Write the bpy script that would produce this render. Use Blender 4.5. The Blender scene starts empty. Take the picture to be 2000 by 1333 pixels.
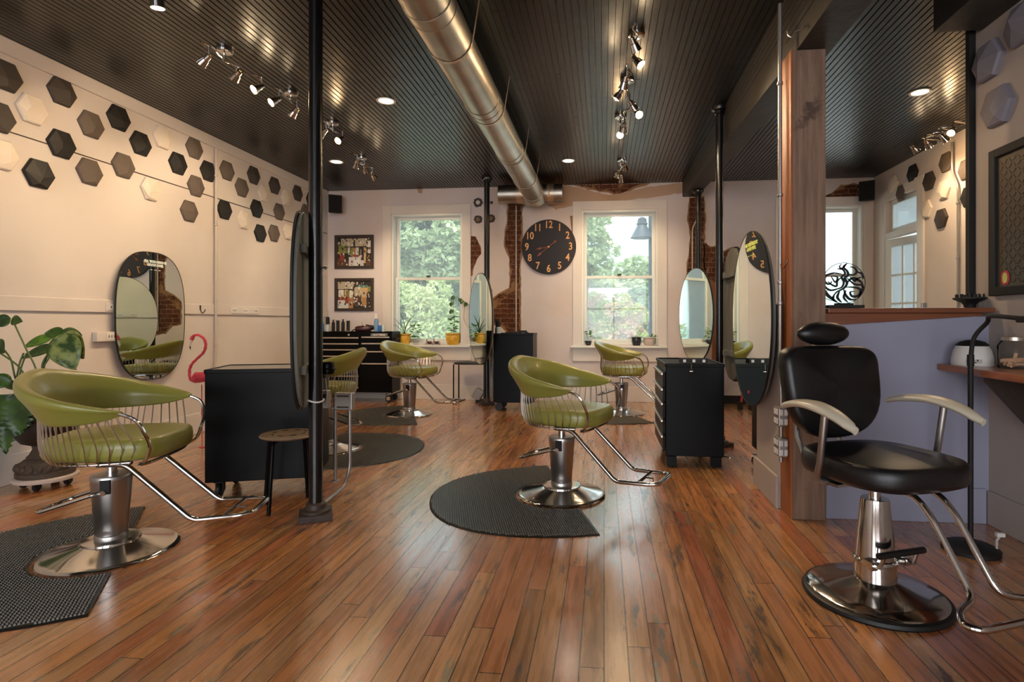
import bpy, math, random
from math import sin, cos, pi, radians as R, sqrt
random.seed(7)
SC = bpy.context.scene
COL = SC.collection
H = 1.2; F = 1080.0; PX = 1070.0; PY = 630.0
AY = math.atan(110/1080.0); CA = cos(AY); SA = sin(AY)
# ---------------------------------------------------------------- measuring: a ray of the photograph met with a real plane of the room
def ray(px, py):
    u = (px-PX)/F; v = (PY-py)/F
    return (u*CA-SA, u*SA+CA, v)
def on_z(px, py, z=0.0):
    a = ray(px, py); d = (z-H)/a[2]
    return (a[0]*d, a[1]*d, z)
def on_x(px, py, X):
    a = ray(px, py); d = X/a[0]
    return (X, a[1]*d, H+a[2]*d)
def on_y(px, py, Y):
    a = ray(px, py); d = Y/a[1]
    return (a[0]*d, Y, H+a[2]*d)
def on_d(px, py, d):
    a = ray(px, py)
    return (a[0]*d, a[1]*d, H+a[2]*d)
# ---------------------------------------------------------------- vector helpers
def vadd(a, b): return (a[0]+b[0], a[1]+b[1], a[2]+b[2])
def vsub(a, b): return (a[0]-b[0], a[1]-b[1], a[2]-b[2])
def vmul(a, s): return (a[0]*s, a[1]*s, a[2]*s)
def vdot(a, b): return a[0]*b[0]+a[1]*b[1]+a[2]*b[2]
def vcross(a, b): return (a[1]*b[2]-a[2]*b[1], a[2]*b[0]-a[0]*b[2], a[0]*b[1]-a[1]*b[0])
def vlen(a): return sqrt(vdot(a, a))
def vnorm(a):
    l = vlen(a) or 1.0
    return (a[0]/l, a[1]/l, a[2]/l)
def lerp(a, b, t): return a+(b-a)*t
def vlerp(a, b, t): return tuple(x+(y-x)*t for x, y in zip(a, b))
def smooth_path(pts, n=6, closed=False):
    """Catmull-Rom through points"""
    out = []; m = len(pts)
    rng = range(m if closed else m-1)
    for i in rng:
        if closed: p0, p1, p2, p3 = pts[(i-1) % m], pts[i], pts[(i+1) % m], pts[(i+2) % m]
        else: p0, p1, p2, p3 = pts[max(i-1, 0)], pts[i], pts[i+1], pts[min(i+2, m-1)]
        for k in range(n):
            t = k/n; t2 = t*t; t3 = t2*t
            out.append(tuple(.5*((2*b)+(-a+c)*t+(2*a-5*b+4*c-d)*t2+(-a+3*b-3*c+d)*t3) for a, b, c, d in zip(p0, p1, p2, p3)))
    if not closed: out.append(tuple(pts[-1]))
    return out
def round_path(pts, r=.04, n=5):
    """polyline with rounded corners"""
    out = [pts[0]]
    for i in range(1, len(pts)-1):
        p, a, b = pts[i], pts[i-1], pts[i+1]
        la = vlen(vsub(a, p)); lb = vlen(vsub(b, p)); q = min(r, la*.45, lb*.45)
        s = vadd(p, vmul(vnorm(vsub(a, p)), q)); e = vadd(p, vmul(vnorm(vsub(b, p)), q))
        for k in range(n+1):
            t = k/n
            out.append(vadd(vadd(vmul(s, (1-t)**2), vmul(p, 2*t*(1-t))), vmul(e, t*t)))
    out.append(pts[-1])
    return out
# ---------------------------------------------------------------- mesh collector
class MB:
    def __init__(s): s.v = []; s.f = []; s.mi = []; s.m = 0
    def add(s, vs, fs):
        o = len(s.v); s.v += [tuple(p) for p in vs]
        for f in fs: s.f.append(tuple(i+o for i in f)); s.mi.append(s.m)
        return s
    def box(s, c, d, rz=0.0, rx=0.0, ry=0.0):
        hx, hy, hz = d[0]/2, d[1]/2, d[2]/2; vs = []
        for x, y, z in [(-1,-1,-1),(1,-1,-1),(1,1,-1),(-1,1,-1),(-1,-1,1),(1,-1,1),(1,1,1),(-1,1,1)]:
            p = (x*hx, y*hy, z*hz)
            if rx: p = (p[0], p[1]*cos(rx)-p[2]*sin(rx), p[1]*sin(rx)+p[2]*cos(rx))
            if ry: p = (p[0]*cos(ry)+p[2]*sin(ry), p[1], -p[0]*sin(ry)+p[2]*cos(ry))
            if rz: p = (p[0]*cos(rz)-p[1]*sin(rz), p[0]*sin(rz)+p[1]*cos(rz), p[2])
            vs.append(vadd(p, c))
        return s.add(vs, [(0,3,2,1),(4,5,6,7),(0,1,5,4),(1,2,6,5),(2,3,7,6),(3,0,4,7)])
    def b2(s, x0, x1, y0, y1, z0, z1): return s.box(((x0+x1)/2, (y0+y1)/2, (z0+z1)/2), (abs(x1-x0), abs(y1-y0), abs(z1-z0)))
    def tube(s, pts, r, n=8, closed=False, cap=True):
        m = len(pts); rr = r if isinstance(r, (list, tuple)) else [r]*m
        T = []
        for i in range(m):
            a = pts[(i-1) % m] if (closed or i > 0) else pts[i]; b = pts[(i+1) % m] if (closed or i < m-1) else pts[i]
            T.append(vnorm(vsub(b, a)))
        up = (0, 0, 1) if abs(T[0][2]) < .9 else (1, 0, 0)
        N = vnorm(vcross(T[0], up)); vs = []
        for i in range(m):
            N = vnorm(vsub(N, vmul(T[i], vdot(N, T[i])))); B = vcross(T[i], N)
            for k in range(n):
                a = 2*pi*k/n
                vs.append(vadd(pts[i], vadd(vmul(N, cos(a)*rr[i]), vmul(B, sin(a)*rr[i]))))
        fs = []
        for i in range(m if closed else m-1):
            j = (i+1) % m
            for k in range(n):
                l = (k+1) % n
                fs.append((i*n+k, i*n+l, j*n+l, j*n+k))
        if cap and not closed:
            fs.append(tuple(range(n-1, -1, -1))); fs.append(tuple((m-1)*n+k for k in range(n)))
        return s.add(vs, fs)
    def lathe(s, prof, c=(0, 0, 0), n=32, cap=True, sx=1.0, sy=1.0, axis='z'):
        vs = []
        for r, z in prof:
            for k in range(n):
                a = 2*pi*k/n; p = (r*cos(a)*sx, r*sin(a)*sy, z)
                if axis == 'y': p = (p[0], p[2], p[1])
                if axis == 'x': p = (p[2], p[0], p[1])
                vs.append(vadd(p, c))
        m = len(prof); fs = []
        for i in range(m-1):
            for k in range(n):
                l = (k+1) % n; f = (i*n+k, i*n+l, (i+1)*n+l, (i+1)*n+k)
                fs.append(f if axis != 'y' else f[::-1])
        if cap:
            fs.append(tuple(range(n-1, -1, -1))); fs.append(tuple((m-1)*n+k for k in range(n)))
        return s.add(vs, fs)
    def ball(s, c, r, n=12, sx=1, sy=1, sz=1):
        m = n//2+1
        prof = [(max(1e-4, sin(pi*i/m))*r, -cos(pi*i/m)*r*sz) for i in range(m+1)]
        return s.lathe(prof, c, n, True, sx, sy)
    def rings(s, rings, cap=True, closed=False):
        n = len(rings[0]); vs = [p for q in rings for p in q]; fs = []
        m = len(rings)
        for i in range(m if closed else m-1):
            j = (i+1) % m
            for k in range(n):
                l = (k+1) % n; fs.append((i*n+k, i*n+l, j*n+l, j*n+k))
        if cap and not closed:
            fs.append(tuple(range(n-1, -1, -1))); fs.append(tuple((m-1)*n+k for k in range(n)))
        return s.add(vs, fs)
    def slab(s, poly, fn, t0, t1):
        """polygon in 2D pushed through fn(a, b, depth)"""
        n = len(poly); vs = [fn(a, b, t0) for a, b in poly]+[fn(a, b, t1) for a, b in poly]
        fs = [tuple(range(n-1, -1, -1)), tuple(range(n, 2*n))]+[(i, (i+1) % n, n+(i+1) % n, n+i) for i in range(n)]
        return s.add(vs, fs)
    def build(s, name, mats, parent=None, smooth=True, bevel=0.0, loc=None, rot=None, ang=40, seg=2):
        me = bpy.data.meshes.new(name); me.from_pydata(s.v, [], s.f)
        if not isinstance(mats, (list, tuple)): mats = [mats]
        for m in mats: me.materials.append(m)
        me.polygons.foreach_set('material_index', s.mi)
        if smooth:
            me.polygons.foreach_set('use_smooth', [True]*len(me.polygons)); me.update()
            me.set_sharp_from_angle(angle=R(ang))
        me.update()
        o = bpy.data.objects.new(name, me); COL.objects.link(o)
        if parent: o.parent = parent
        if loc: o.location = loc
        if rot: o.rotation_euler = rot
        if bevel > 0:
            b = o.modifiers.new('Bevel', 'BEVEL'); b.width = bevel; b.segments = seg; b.limit_method = 'ANGLE'; b.angle_limit = R(40); b.harden_normals = False
        return o
def tag(o, label=None, cat=None, group=None, kind=None):
    if label: o['label'] = label
    if cat: o['category'] = cat
    if group: o['group'] = group
    if kind: o['kind'] = kind
    return o
def thing(name, label, cat, loc=(0, 0, 0), rz=0.0, group=None):
    o = bpy.data.objects.new(name, None); COL.objects.link(o); o.empty_display_size = .1
    o.location = loc; o.rotation_euler = (0, 0, rz)
    return tag(o, label, cat, group)
def struct(o, label=None): return tag(o, label, None, None, 'structure')
def kids(o): return [c for c in bpy.data.objects if c.parent is o]
def copy_tree(o, parent=None):
    c = o.copy(); COL.objects.link(c); c.parent = parent
    for ch in kids(o): copy_tree(ch, c)
    return c
# ---------------------------------------------------------------- materials
def lin(h):
    h = h.lstrip('#'); o = []
    for i in (0, 2, 4):
        c = int(h[i:i+2], 16)/255; o.append(c/12.92 if c <= .04045 else ((c+.055)/1.055)**2.4)
    return (o[0], o[1], o[2], 1)
def P(name, color='#808080', rough=.5, metal=0.0, bump=0.0, bscale=60.0, var=0.0, vscale=4.0, coat=0.0, spec=.5, emit=None, estr=0.0, trans=0.0, sss=0.0, aniso=0.0):
    m = bpy.data.materials.new(name); m.use_nodes = True; nt = m.node_tree; b = nt.nodes['Principled BSDF']
    c = lin(color); b.inputs['Base Color'].default_value = c; b.inputs['Roughness'].default_value = rough; b.inputs['Metallic'].default_value = metal
    b.inputs['Specular IOR Level'].default_value = spec; b.inputs['Coat Weight'].default_value = coat; b.inputs['Coat Roughness'].default_value = .12
    if trans: b.inputs['Transmission Weight'].default_value = trans
    if sss: b.inputs['Subsurface Weight'].default_value = sss; b.inputs['Subsurface Scale'].default_value = .02
    if aniso: b.inputs['Anisotropic'].default_value = aniso
    if emit: b.inputs['Emission Color'].default_value = lin(emit); b.inputs['Emission Strength'].default_value = estr
    tc = nt.nodes.new('ShaderNodeTexCoord')
    if bump:
        n = nt.nodes.new('ShaderNodeTexNoise'); n.inputs['Scale'].default_value = bscale; n.inputs['Detail'].default_value = 4
        bp = nt.nodes.new('ShaderNodeBump'); bp.inputs['Strength'].default_value = bump; bp.inputs['Distance'].default_value = .01
        nt.links.new(tc.outputs['Object'], n.inputs['Vector']); nt.links.new(n.outputs['Fac'], bp.inputs['Height']); nt.links.new(bp.outputs['Normal'], b.inputs['Normal'])
    if var:
        n = nt.nodes.new('ShaderNodeTexNoise'); n.inputs['Scale'].default_value = vscale; n.inputs['Detail'].default_value = 5
        mp = nt.nodes.new('ShaderNodeMapRange'); mp.inputs['From Min'].default_value = .3; mp.inputs['From Max'].default_value = .7; mp.inputs['To Min'].default_value = 1-var; mp.inputs['To Max'].default_value = 1+var
        hs = nt.nodes.new('ShaderNodeHueSaturation'); hs.inputs['Color'].default_value = c
        nt.links.new(tc.outputs['Object'], n.inputs['Vector']); nt.links.new(n.outputs['Fac'], mp.inputs['Value']); nt.links.new(mp.outputs['Result'], hs.inputs['Value']); nt.links.new(hs.outputs['Color'], b.inputs['Base Color'])
    return m
class NG:
    def __init__(s, m): s.nt = m.node_tree; s.b = s.nt.nodes.get('Principled BSDF')
    def n(s, t, ins=None, **kw):
        x = s.nt.nodes.new(t)
        for k, v in kw.items(): setattr(x, k, v)
        for k, v in (ins or {}).items():
            if hasattr(v, 'is_output'): s.nt.links.new(v, x.inputs[k])
            else: x.inputs[k].default_value = v
        return x
    def m(s, op, a, b=None, c=None):
        i = {0: a}
        if b is not None: i[1] = b
        if c is not None: i[2] = c
        return s.n('ShaderNodeMath', i, operation=op).outputs[0]
    def mr(s, v, a, b, c=0.0, d=1.0, t='SMOOTHSTEP'): return s.n('ShaderNodeMapRange', {'Value': v, 'From Min': a, 'From Max': b, 'To Min': c, 'To Max': d}, interpolation_type=t).outputs[0]
    def mix(s, f, a, b, mode='MIX'):
        x = s.nt.nodes.new('ShaderNodeMix'); x.data_type = 'RGBA'; x.blend_type = mode
        for i, v in ((0, f), (6, a), (7, b)):
            if hasattr(v, 'is_output'): s.nt.links.new(v, x.inputs[i])
            else: x.inputs[i].default_value = v
        return x.outputs[2]
    def ramp(s, f, stops, const=False):
        x = s.n('ShaderNodeValToRGB', {'Fac': f}); cr = x.color_ramp
        if const: cr.interpolation = 'CONSTANT'
        while len(cr.elements) < len(stops): cr.elements.new(.5)
        for e, (p, c) in zip(cr.elements, stops): e.position = p; e.color = lin(c)
        return x.outputs['Color']
    def noise(s, vec, scale, detail=3, rough=.5, out='Fac'): return s.n('ShaderNodeTexNoise', {'Vector': vec, 'Scale': scale, 'Detail': detail, 'Roughness': rough}).outputs[out]
    def xyz(s): 
        tc = s.n('ShaderNodeTexCoord'); sp = s.n('ShaderNodeSeparateXYZ', {0: tc.outputs['Object']})
        return tc.outputs['Object'], sp.outputs[0], sp.outputs[1], sp.outputs[2]
    def comb(s, x, y, z): return s.n('ShaderNodeCombineXYZ', {0: x, 1: y, 2: z}).outputs[0]
    def out(s, color=None, rough=None, height=None, bs=.5, bd=.01):
        if color is not None: s.nt.links.new(color, s.b.inputs['Base Color'])
        if rough is not None: s.nt.links.new(rough, s.b.inputs['Roughness'])
        if height is not None:
            bp = s.n('ShaderNodeBump', {'Height': height, 'Strength': bs, 'Distance': bd}); s.nt.links.new(bp.outputs[0], s.b.inputs['Normal'])
# floor planks
def mat_floor():
    m = P('old_plank_floor', rough=.3, coat=.9); g = NG(m); v, x, y, z = g.xyz(); g.b.inputs['Coat IOR'].default_value = 1.65; g.b.inputs['Coat Roughness'].default_value = .17
    q = g.m('DIVIDE', x, .086); idn = g.m('FLOOR', q); fx = g.m('FRACT', q)
    w1 = g.n('ShaderNodeTexWhiteNoise', {'W': idn}, noise_dimensions='1D').outputs['Value']
    yy = g.m('DIVIDE', g.m('ADD', y, g.m('MULTIPLY', w1, 9.0)), 1.7); sid = g.m('FLOOR', yy); fy = g.m('FRACT', yy)
    w2 = g.n('ShaderNodeTexWhiteNoise', {'Vector': g.comb(idn, sid, 0.0)}, noise_dimensions='3D'); wv = w2.outputs['Value']
    base = g.ramp(wv, [(0, '#C27A42'), (.16, '#D28F50'), (.32, '#A95C38'), (.45, '#D29A60'), (.58, '#B9683A'), (.72, '#C48C58'), (.85, '#A66C3E'), (1, '#D39C60')])
    off = g.m('MULTIPLY', wv, 40.0)
    gv = g.comb(g.m('ADD', g.m('MULTIPLY', x, 26.0), off), g.m('MULTIPLY', y, 1.5), off)
    n1 = g.noise(gv, 1.4, 5, .6)
    grain = g.ramp(n1, [(.28, '#9a9a9a'), (.46, '#e6e6e6'), (.6, '#ffffff')])
    c = g.mix(.8, base, grain, 'MULTIPLY')
    sv = g.comb(g.m('ADD', g.m('MULTIPLY', x, 7.0), off), g.m('MULTIPLY', y, 1.3), off)
    st = g.mr(g.noise(sv, 1.7, 8, .72), .565, .655)
    c = g.mix(g.m('MULTIPLY', st, .85), c, lin('#2c2018'))
    sv2 = g.comb(g.m('ADD', g.m('MULTIPLY', x, 11.0), off), g.m('ADD', g.m('MULTIPLY', y, 3.0), 31.0), off)
    st2 = g.mr(g.noise(sv2, 1.2, 6, .7), .615, .655)
    c = g.mix(g.m('MULTIPLY', st2, .75), c, lin('#8a8468'))
    big = g.mr(g.noise(g.comb(g.m('MULTIPLY', x, .9), g.m('MULTIPLY', y, .5), 3.0), 1.3, 4), .35, .7, .82, 1.12)
    c = g.mix(1.0, c, g.comb(big, big, big), 'MULTIPLY')
    e = g.m('MINIMUM', g.m('MINIMUM', fx, g.m('SUBTRACT', 1.0, fx)), g.m('MULTIPLY', g.m('MINIMUM', fy, g.m('SUBTRACT', 1.0, fy)), 19.0))
    gap = g.mr(e, .008, .034)
    c = g.mix(g.mr(e, .012, .036, .92, 0.0), c, lin('#150d08'))
    rough = g.m('ADD', g.mr(n1, .3, .7, .20, .34), g.m('MULTIPLY', st, .12))
    hgt = g.m('ADD', g.m('MULTIPLY', gap, .8), g.m('ADD', g.m('MULTIPLY', n1, .25), g.m('MULTIPLY', wv, .10)))
    g.out(c, rough, hgt, .5, .004)
    return m
def mat_brick():
    m = P('old_brick', rough=.9, spec=.2); g = NG(m); v, x, y, z = g.xyz()
    w = g.comb(g.m('ADD', x, g.m('MULTIPLY', g.noise(v, 14.0), .03)), g.m('ADD', z, g.m('MULTIPLY', g.noise(v, 11.0), .02)), 0.0)
    b = g.n('ShaderNodeTexBrick', {'Vector': w, 'Color1': lin('#5A3423'), 'Color2': lin('#6F4530'), 'Mortar': lin('#8a705a'), 'Scale': 1.0, 'Mortar Size': .006, 'Mortar Smooth': .4, 'Bias': -.1, 'Brick Width': .21, 'Row Height': .075})
    n = g.noise(v, 26.0, 5, .6); c = g.mix(.7, b.outputs['Color'], g.ramp(n, [(.3, '#6b6b6b'), (.65, '#ffffff')]), 'MULTIPLY')
    c = g.mix(g.mr(g.noise(v, 5.0, 4), .56, .62, 0.0, .7), c, lin('#9a7554'))
    g.out(c, None, g.m('ADD', g.m('MULTIPLY', b.outputs['Fac'], -1.0), n), .8, .01)
    return m
def mat_wood(name, c1, c2, sx=30.0, sy=2.0, sz=30.0, rough=.45, bump=.3, dark=None, coat=0.0):
    m = P(name, c1, rough=rough, coat=coat); g = NG(m); v, x, y, z = g.xyz()
    n = g.noise(g.comb(g.m('MULTIPLY', x, sx), g.m('MULTIPLY', y, sy), g.m('MULTIPLY', z, sz)), 1.0, 6, .6)
    c = g.mix(g.mr(n, .3, .7), lin(c1), lin(c2))
    if dark: c = g.mix(g.mr(g.noise(v, 3.5, 6, .7), .56, .68, 0.0, .8), c, lin(dark))
    g.out(c, None, n, bump, .006)
    return m
def mat_wall(name, c, c2=None, bump=.15, rough=.75, amt=.6):
    m = P(name, c, rough=rough, spec=.3); g = NG(m); v, x, y, z = g.xyz()
    n = g.noise(v, 1.1, 4, .5); fine = g.noise(v, 45.0, 3, .6); mid = g.noise(v, 6.0, 4)
    col = g.mix(g.mr(n, .42, .66, 0.0, amt), lin(c), lin(c2 or c))
    g.out(col, None, g.m('ADD', g.m('MULTIPLY', fine, .25), mid), bump, .008)
    return m
def mat_glass(name, tint='#f4fbf8', veil=0.0, ior=1.35):
    m = bpy.data.materials.new(name); m.use_nodes = True; nt = m.node_tree; nt.nodes.clear()
    o = nt.nodes.new('ShaderNodeOutputMaterial'); t = nt.nodes.new('ShaderNodeBsdfTransparent'); t.inputs[0].default_value = lin(tint)
    s = nt.nodes.new('ShaderNodeBsdfGlossy'); s.inputs['Roughness'].default_value = .02
    f = nt.nodes.new('ShaderNodeFresnel'); f.inputs[0].default_value = ior
    mx = nt.nodes.new('ShaderNodeMixShader'); nt.links.new(f.outputs[0], mx.inputs[0]); nt.links.new(t.outputs[0], mx.inputs[1]); nt.links.new(s.outputs[0], mx.inputs[2])
    last = mx
    if veil:
        d = nt.nodes.new('ShaderNodeBsdfTranslucent'); d.inputs[0].default_value = (.9, .95, .95, 1)
        m2 = nt.nodes.new('ShaderNodeMixShader'); m2.inputs[0].default_value = veil
        nt.links.new(mx.outputs[0], m2.inputs[1]); nt.links.new(d.outputs[0], m2.inputs[2]); last = m2
    nt.links.new(last.outputs[0], o.inputs[0])
    return m
def mat_leaf(name, c1, c2, rough=.5, scale=3.0, tr=.35):
    m = P(name, c1, rough=rough); g = NG(m); v, x, y, z = g.xyz()
    c = g.mix(g.mr(g.noise(v, scale, 4), .38, .62), lin(c1), lin(c2))
    oi = g.n('ShaderNodeObjectInfo')
    nt = m.node_tree; nt.links.new(c, g.b.inputs['Base Color'])
    if tr:
        t = nt.nodes.new('ShaderNodeBsdfTranslucent'); nt.links.new(c, t.inputs[0]); mx = nt.nodes.new('ShaderNodeMixShader'); mx.inputs[0].default_value = tr
        o = nt.nodes['Material Output']; nt.links.new(g.b.outputs[0], mx.inputs[1]); nt.links.new(t.outputs[0], mx.inputs[2]); nt.links.new(mx.outputs[0], o.inputs[0])
    return m
M = {}
M['floor'] = mat_floor(); M['brick'] = mat_brick()
M['cream'] = mat_wall('cream_painted_wall', '#D2C9C1', '#C8BDB4', .12)
M['plaster'] = mat_wall('lilac_white_plaster', '#D0C7C6', '#C6B6A8', .3, amt=.5)
M['tan'] = mat_wall('bare_tan_plaster', '#B59A84', '#A88566', .5)
M['edge'] = mat_wall('broken_plaster_edge', '#8A6A4C', '#A98B69', .8)
M['blue'] = mat_wall('lavender_painted_wall', '#9494A6', '#8C8C9C', .12)
M['greige'] = mat_wall('greige_painted_wall', '#A79C94', '#9A8E86', .12)
M['trimw'] = mat_wall('white_trim_paint', '#D8D2CB', '#CFC7BF', .06, .4)
M['sash'] = P('white_sash_paint', '#DDDFD9', rough=.35)
M['ceil'] = P('black_glossy_beadboard', '#171411', rough=.29, bump=.25, bscale=9, spec=.5, var=.12, vscale=3)
M['beam'] = P('dark_painted_beam', '#2A2622', rough=.5, bump=.4, bscale=14, var=.15)
M['post'] = mat_wood('rough_post_timber', '#684F40', '#8C705C', 22, 22, 1.6, .75, .8, '#33251d')
M['post_side'] = mat_wood('orange_post_side', '#9A5B2C', '#86491F', 22, 22, 1.6, .5, .4)
M['ledge'] = mat_wood('red_brown_ledge', '#6E3B22', '#7E482A', 2.0, 30, 30, .4, .3, coat=.3)
M['shelf'] = mat_wood('live_edge_shelf', '#8A4C26', '#A5633A', 30, 3, 30, .35, .2, coat=.4)
M['chrome'] = P('polished_chrome', '#C9C6C2', rough=.12, metal=1)
M['brushed'] = P('brushed_steel', '#A9A6A3', rough=.3, metal=1, aniso=.5)
M['galv'] = P('galvanised_duct_metal', '#B0AA9E', rough=.36, metal=1, var=.12, vscale=7, bump=.08, bscale=5)
M['conduit'] = P('grey_metal_conduit', '#9E9A96', rough=.4, metal=.8)
M['wire'] = P('steel_wire', '#CFCBC5', rough=.28, metal=1)
M['vinyl'] = P('olive_green_vinyl', '#87853C', rough=.33, bump=.08, bscale=250, var=.05, coat=.15)
M['blackv'] = P('black_vinyl', '#0F0E10', rough=.38, bump=.1, bscale=220)
M['black'] = P('black_gloss_enamel', '#030303', rough=.36, spec=.12)
M['blackm'] = P('matte_black', '#0d0c0c', rough=.65)
M['pole'] = P('black_painted_iron', '#0E0D0E', rough=.22, bump=.05, bscale=30)
M['rust'] = P('brown_iron', '#3a2c24', rough=.55, bump=.3, bscale=40)
M['rubber'] = P('black_rubber', '#141311', rough=.4); M['stud'] = P('sheen_lightened_stud', '#5a564e', rough=.3)  # stud grey is lightened to paint in the sheen on the ridges
M['castr'] = P('black_caster_rubber', '#0a0a0a', rough=.5)
M['cream_arm'] = P('cream_plastic_arm', '#BFB7A4', rough=.35)
M['mirror'] = P('silvered_mirror', '#E2EDE8', rough=.01, metal=1)
M['mback'] = mat_wood('grey_mirror_backing', '#565650', '#6A6A62', 20, 20, 2, .7, .2)
M['white'] = P('white_plastic', '#D9D5CF', rough=.4)
M['glass'] = mat_glass('haze_veiled_glass', '#F2F8F5', .10)  # translucent veil in the panes stands in for haze outside
M['jar'] = mat_glass('jar_glass', '#f2f2f0', ior=1.12)
M['alu'] = P('drawer_pull_aluminium', '#D2C6B8', rough=.3, metal=.9)
M['bulb'] = P('lit_halogen', '#FFE0B0', emit='#FFC27A', estr=90)
M['led'] = P('lit_recessed_lens', '#FFF0DC', emit='#FFE2BC', estr=9)
M['yellow'] = P('yellow_glazed_pot', '#D8A83A', rough=.4, var=.25, vscale=18)
M['darkpot'] = P('dark_glazed_pot', '#2C2E33', rough=.25)
M['palepot'] = P('pale_ceramic_pot', '#C9B9AE', rough=.5)
M['soil'] = P('potting_soil', '#1c1410', rough=.95)
M['urn'] = P('brown_cast_iron_urn', '#4A3D31', rough=.7, bump=.5, bscale=35, var=.2, vscale=10)
M['urnd'] = P('dark_bronze_bowl', '#231A16', rough=.5, bump=.3, bscale=20)
M['leafA'] = mat_leaf('monstera_leaf', '#24401A', '#3E5E22', .35, 9, .15)
M['leafB'] = mat_leaf('variegated_leaf', '#2B4A1C', '#8E9A58', .35, 14, .15)
M['leafC'] = mat_leaf('bright_leaf', '#4E7A26', '#6E9A34', .45, 20, .35)
M['treeA'] = mat_leaf('maple_foliage', '#98A678', '#BBC79C', .6, 1.2)
M['treeB'] = mat_leaf('pale_foliage', '#AFBC80', '#CDD0A0', .6, 1.5)
M['treeC'] = mat_leaf('deep_foliage', '#71896A', '#91A584', .6, 1.2)
M['treeD'] = mat_leaf('red_tipped_foliage', '#A9BA6A', '#C79A86', .6, 2.5)
M['hill'] = mat_leaf('haze_tinted_hill', '#A9BFBE', '#9CB5B0', .9, .05, 0)  # distance haze is mixed into this pale bluish colour
M['bounce_ground'] = P('pale_bounce_street', '#B4B2AE', rough=.9, var=.08, vscale=.3)  # street grey kept pale to bounce neutral light up to the ceiling
M['stem'] = P('plant_stem', '#4A5E28', rough=.5)
M['bark'] = P('tree_bark', '#4a4035', rough=.9)
M['pink'] = P('pink_wire', '#C43A4E', rough=.45, bump=.8, bscale=120, var=.25, vscale=60)
M['red'] = P('red_paint', '#B8101C', rough=.4)
M['hexk'] = P('black_tile', '#171411', rough=.6); M['hexg'] = P('grey_tile', '#5E534A', rough=.7, var=.05)
M['hexd'] = P('dark_grey_tile', '#3C352F', rough=.65, var=.05); M['hexw'] = P('white_tile', '#D9CDBD', rough=.6)
M['frameb'] = P('dark_brown_frame', '#35281F', rough=.5, bump=.2); M['clockf'] = P('charcoal_clock_face', '#24232A', rough=.7, bump=.2, bscale=90)
M['gold'] = P('bronze_numeral', '#CB9354', rough=.4, metal=.3); M['copper'] = P('copper_hand', '#7E3F25', rough=.4, metal=.4)
M['brass'] = P('brass', '#C79A45', rough=.25, metal=1)
M['text'] = P('pale_vinyl_lettering', '#E6EDE6', rough=.5); M['texty'] = P('yellow_green_lettering', '#C7D06A', rough=.5)
def flat(name, c): return P('print_'+name, c, rough=.5)
WORLD = 2.6; REAR_FILL = 45; SUN = 4.0; EXPO = 0.22
# ================================================================ THE SETTING
XL, XR, XN, YB, YF, ZC = -4.38, 3.87, 2.28, 8.41, -3.6, 3.29
b = MB(); b.b2(XL-.2, XR+.2, YF-.2, YB+.3, -.12, 0.0); struct(b.build('floor', M['floor'], smooth=False), 'worn varnished old plank floor')
# ceiling of narrow grooved boards running towards the windows
b = MB(); pitch = .0485; prof = []; x = XL-.1
while x < XR+.1:
    prof += [(x, ZC), (x+pitch-.011, ZC), (x+pitch-.009, ZC+.008), (x+pitch-.003, ZC+.008)]; x += pitch
vs = [(px, YF-.1, pz) for px, pz in prof]+[(px, YB+.1, pz) for px, pz in prof]; n = len(prof)
b.add(vs, [(i, i+1, n+i+1, n+i) for i in range(n-1)]); b.b2(XL-.2, XR+.2, YF-.2, YB+.3, ZC+.02, ZC+.12)
rj = random.Random(3)
for i in range(70):    # loose end joints between boards
    k = rj.randrange(0, int((XR-XL)/pitch)); xx = XL-.1+k*pitch; yy = rj.uniform(.5, 8)
    b.b2(xx, xx+pitch-.011, yy, yy+.004, ZC-.0022, ZC+.001)
struct(b.build('ceiling', M['ceil'], smooth=False), 'black glossy beadboard ceiling')
def wall_grid(name, axis, c0, c1, a0, a1, z0, z1, holes, mat, label=None):
    """wall slab with rectangular openings; axis 'y' = wall across the room"""
    b = MB(); As = sorted(set([a0, a1]+[h[0] for h in holes]+[h[1] for h in holes])); Zs = sorted(set([z0, z1]+[h[2] for h in holes]+[h[3] for h in holes]))
    for i in range(len(As)-1):
        for j in range(len(Zs)-1):
            am = (As[i]+As[i+1])/2; zm = (Zs[j]+Zs[j+1])/2
            if any(h[0] < am < h[1] and h[2] < zm < h[3] for h in holes): continue
            if axis == 'y': b.b2(As[i], As[i+1], c0, c1, Zs[j], Zs[j+1])
            else: b.b2(c0, c1, As[i], As[i+1], Zs[j], Zs[j+1])
    return struct(b.build(name, mat, smooth=False), label)
WZ0, WZ1, WZM = .86, 2.90, 1.877
WIN = [(-3.33, -2.19), (-.34, .80), (2.62, 3.72)]
wall_grid('wall_back', 'y', YB, YB+.28, XL-.2, XR+.2, -.1, ZC+.1, [(a, c, WZ0, WZ1) for a, c in WIN], M['plaster'], 'white plaster wall with windows')
wall_grid('wall_left', 'x', XL-.2, XL, YF-.2, YB+.28, -.1, ZC+.1, [], M['cream'], 'long cream wall')
DY0, DY1, DZ1 = 7.27, 8.06, 2.86
wall_grid('wall_right_far', 'x', XR, XR+.2, 2.0, YB+.28, -.1, ZC+.1, [(DY0, DY1, 0, DZ1)], M['cream'], 'cream wall behind the half wall')
b = MB(); b.b2(XN, XN+.13, YF, 3.66, -.1, ZC); struct(b.build('wall_right', M['greige'], smooth=False), 'near right wall')
b = MB(); b.b2(XN+.13, XR+.2, 1.9, 2.0, -.1, ZC+.1); struct(b.build('wall_side', M['cream'], smooth=False))
FW = [(-3.4, -1.4), (-.9, 1.6)]  # openings added in the unseen wall for the fill lights
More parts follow.
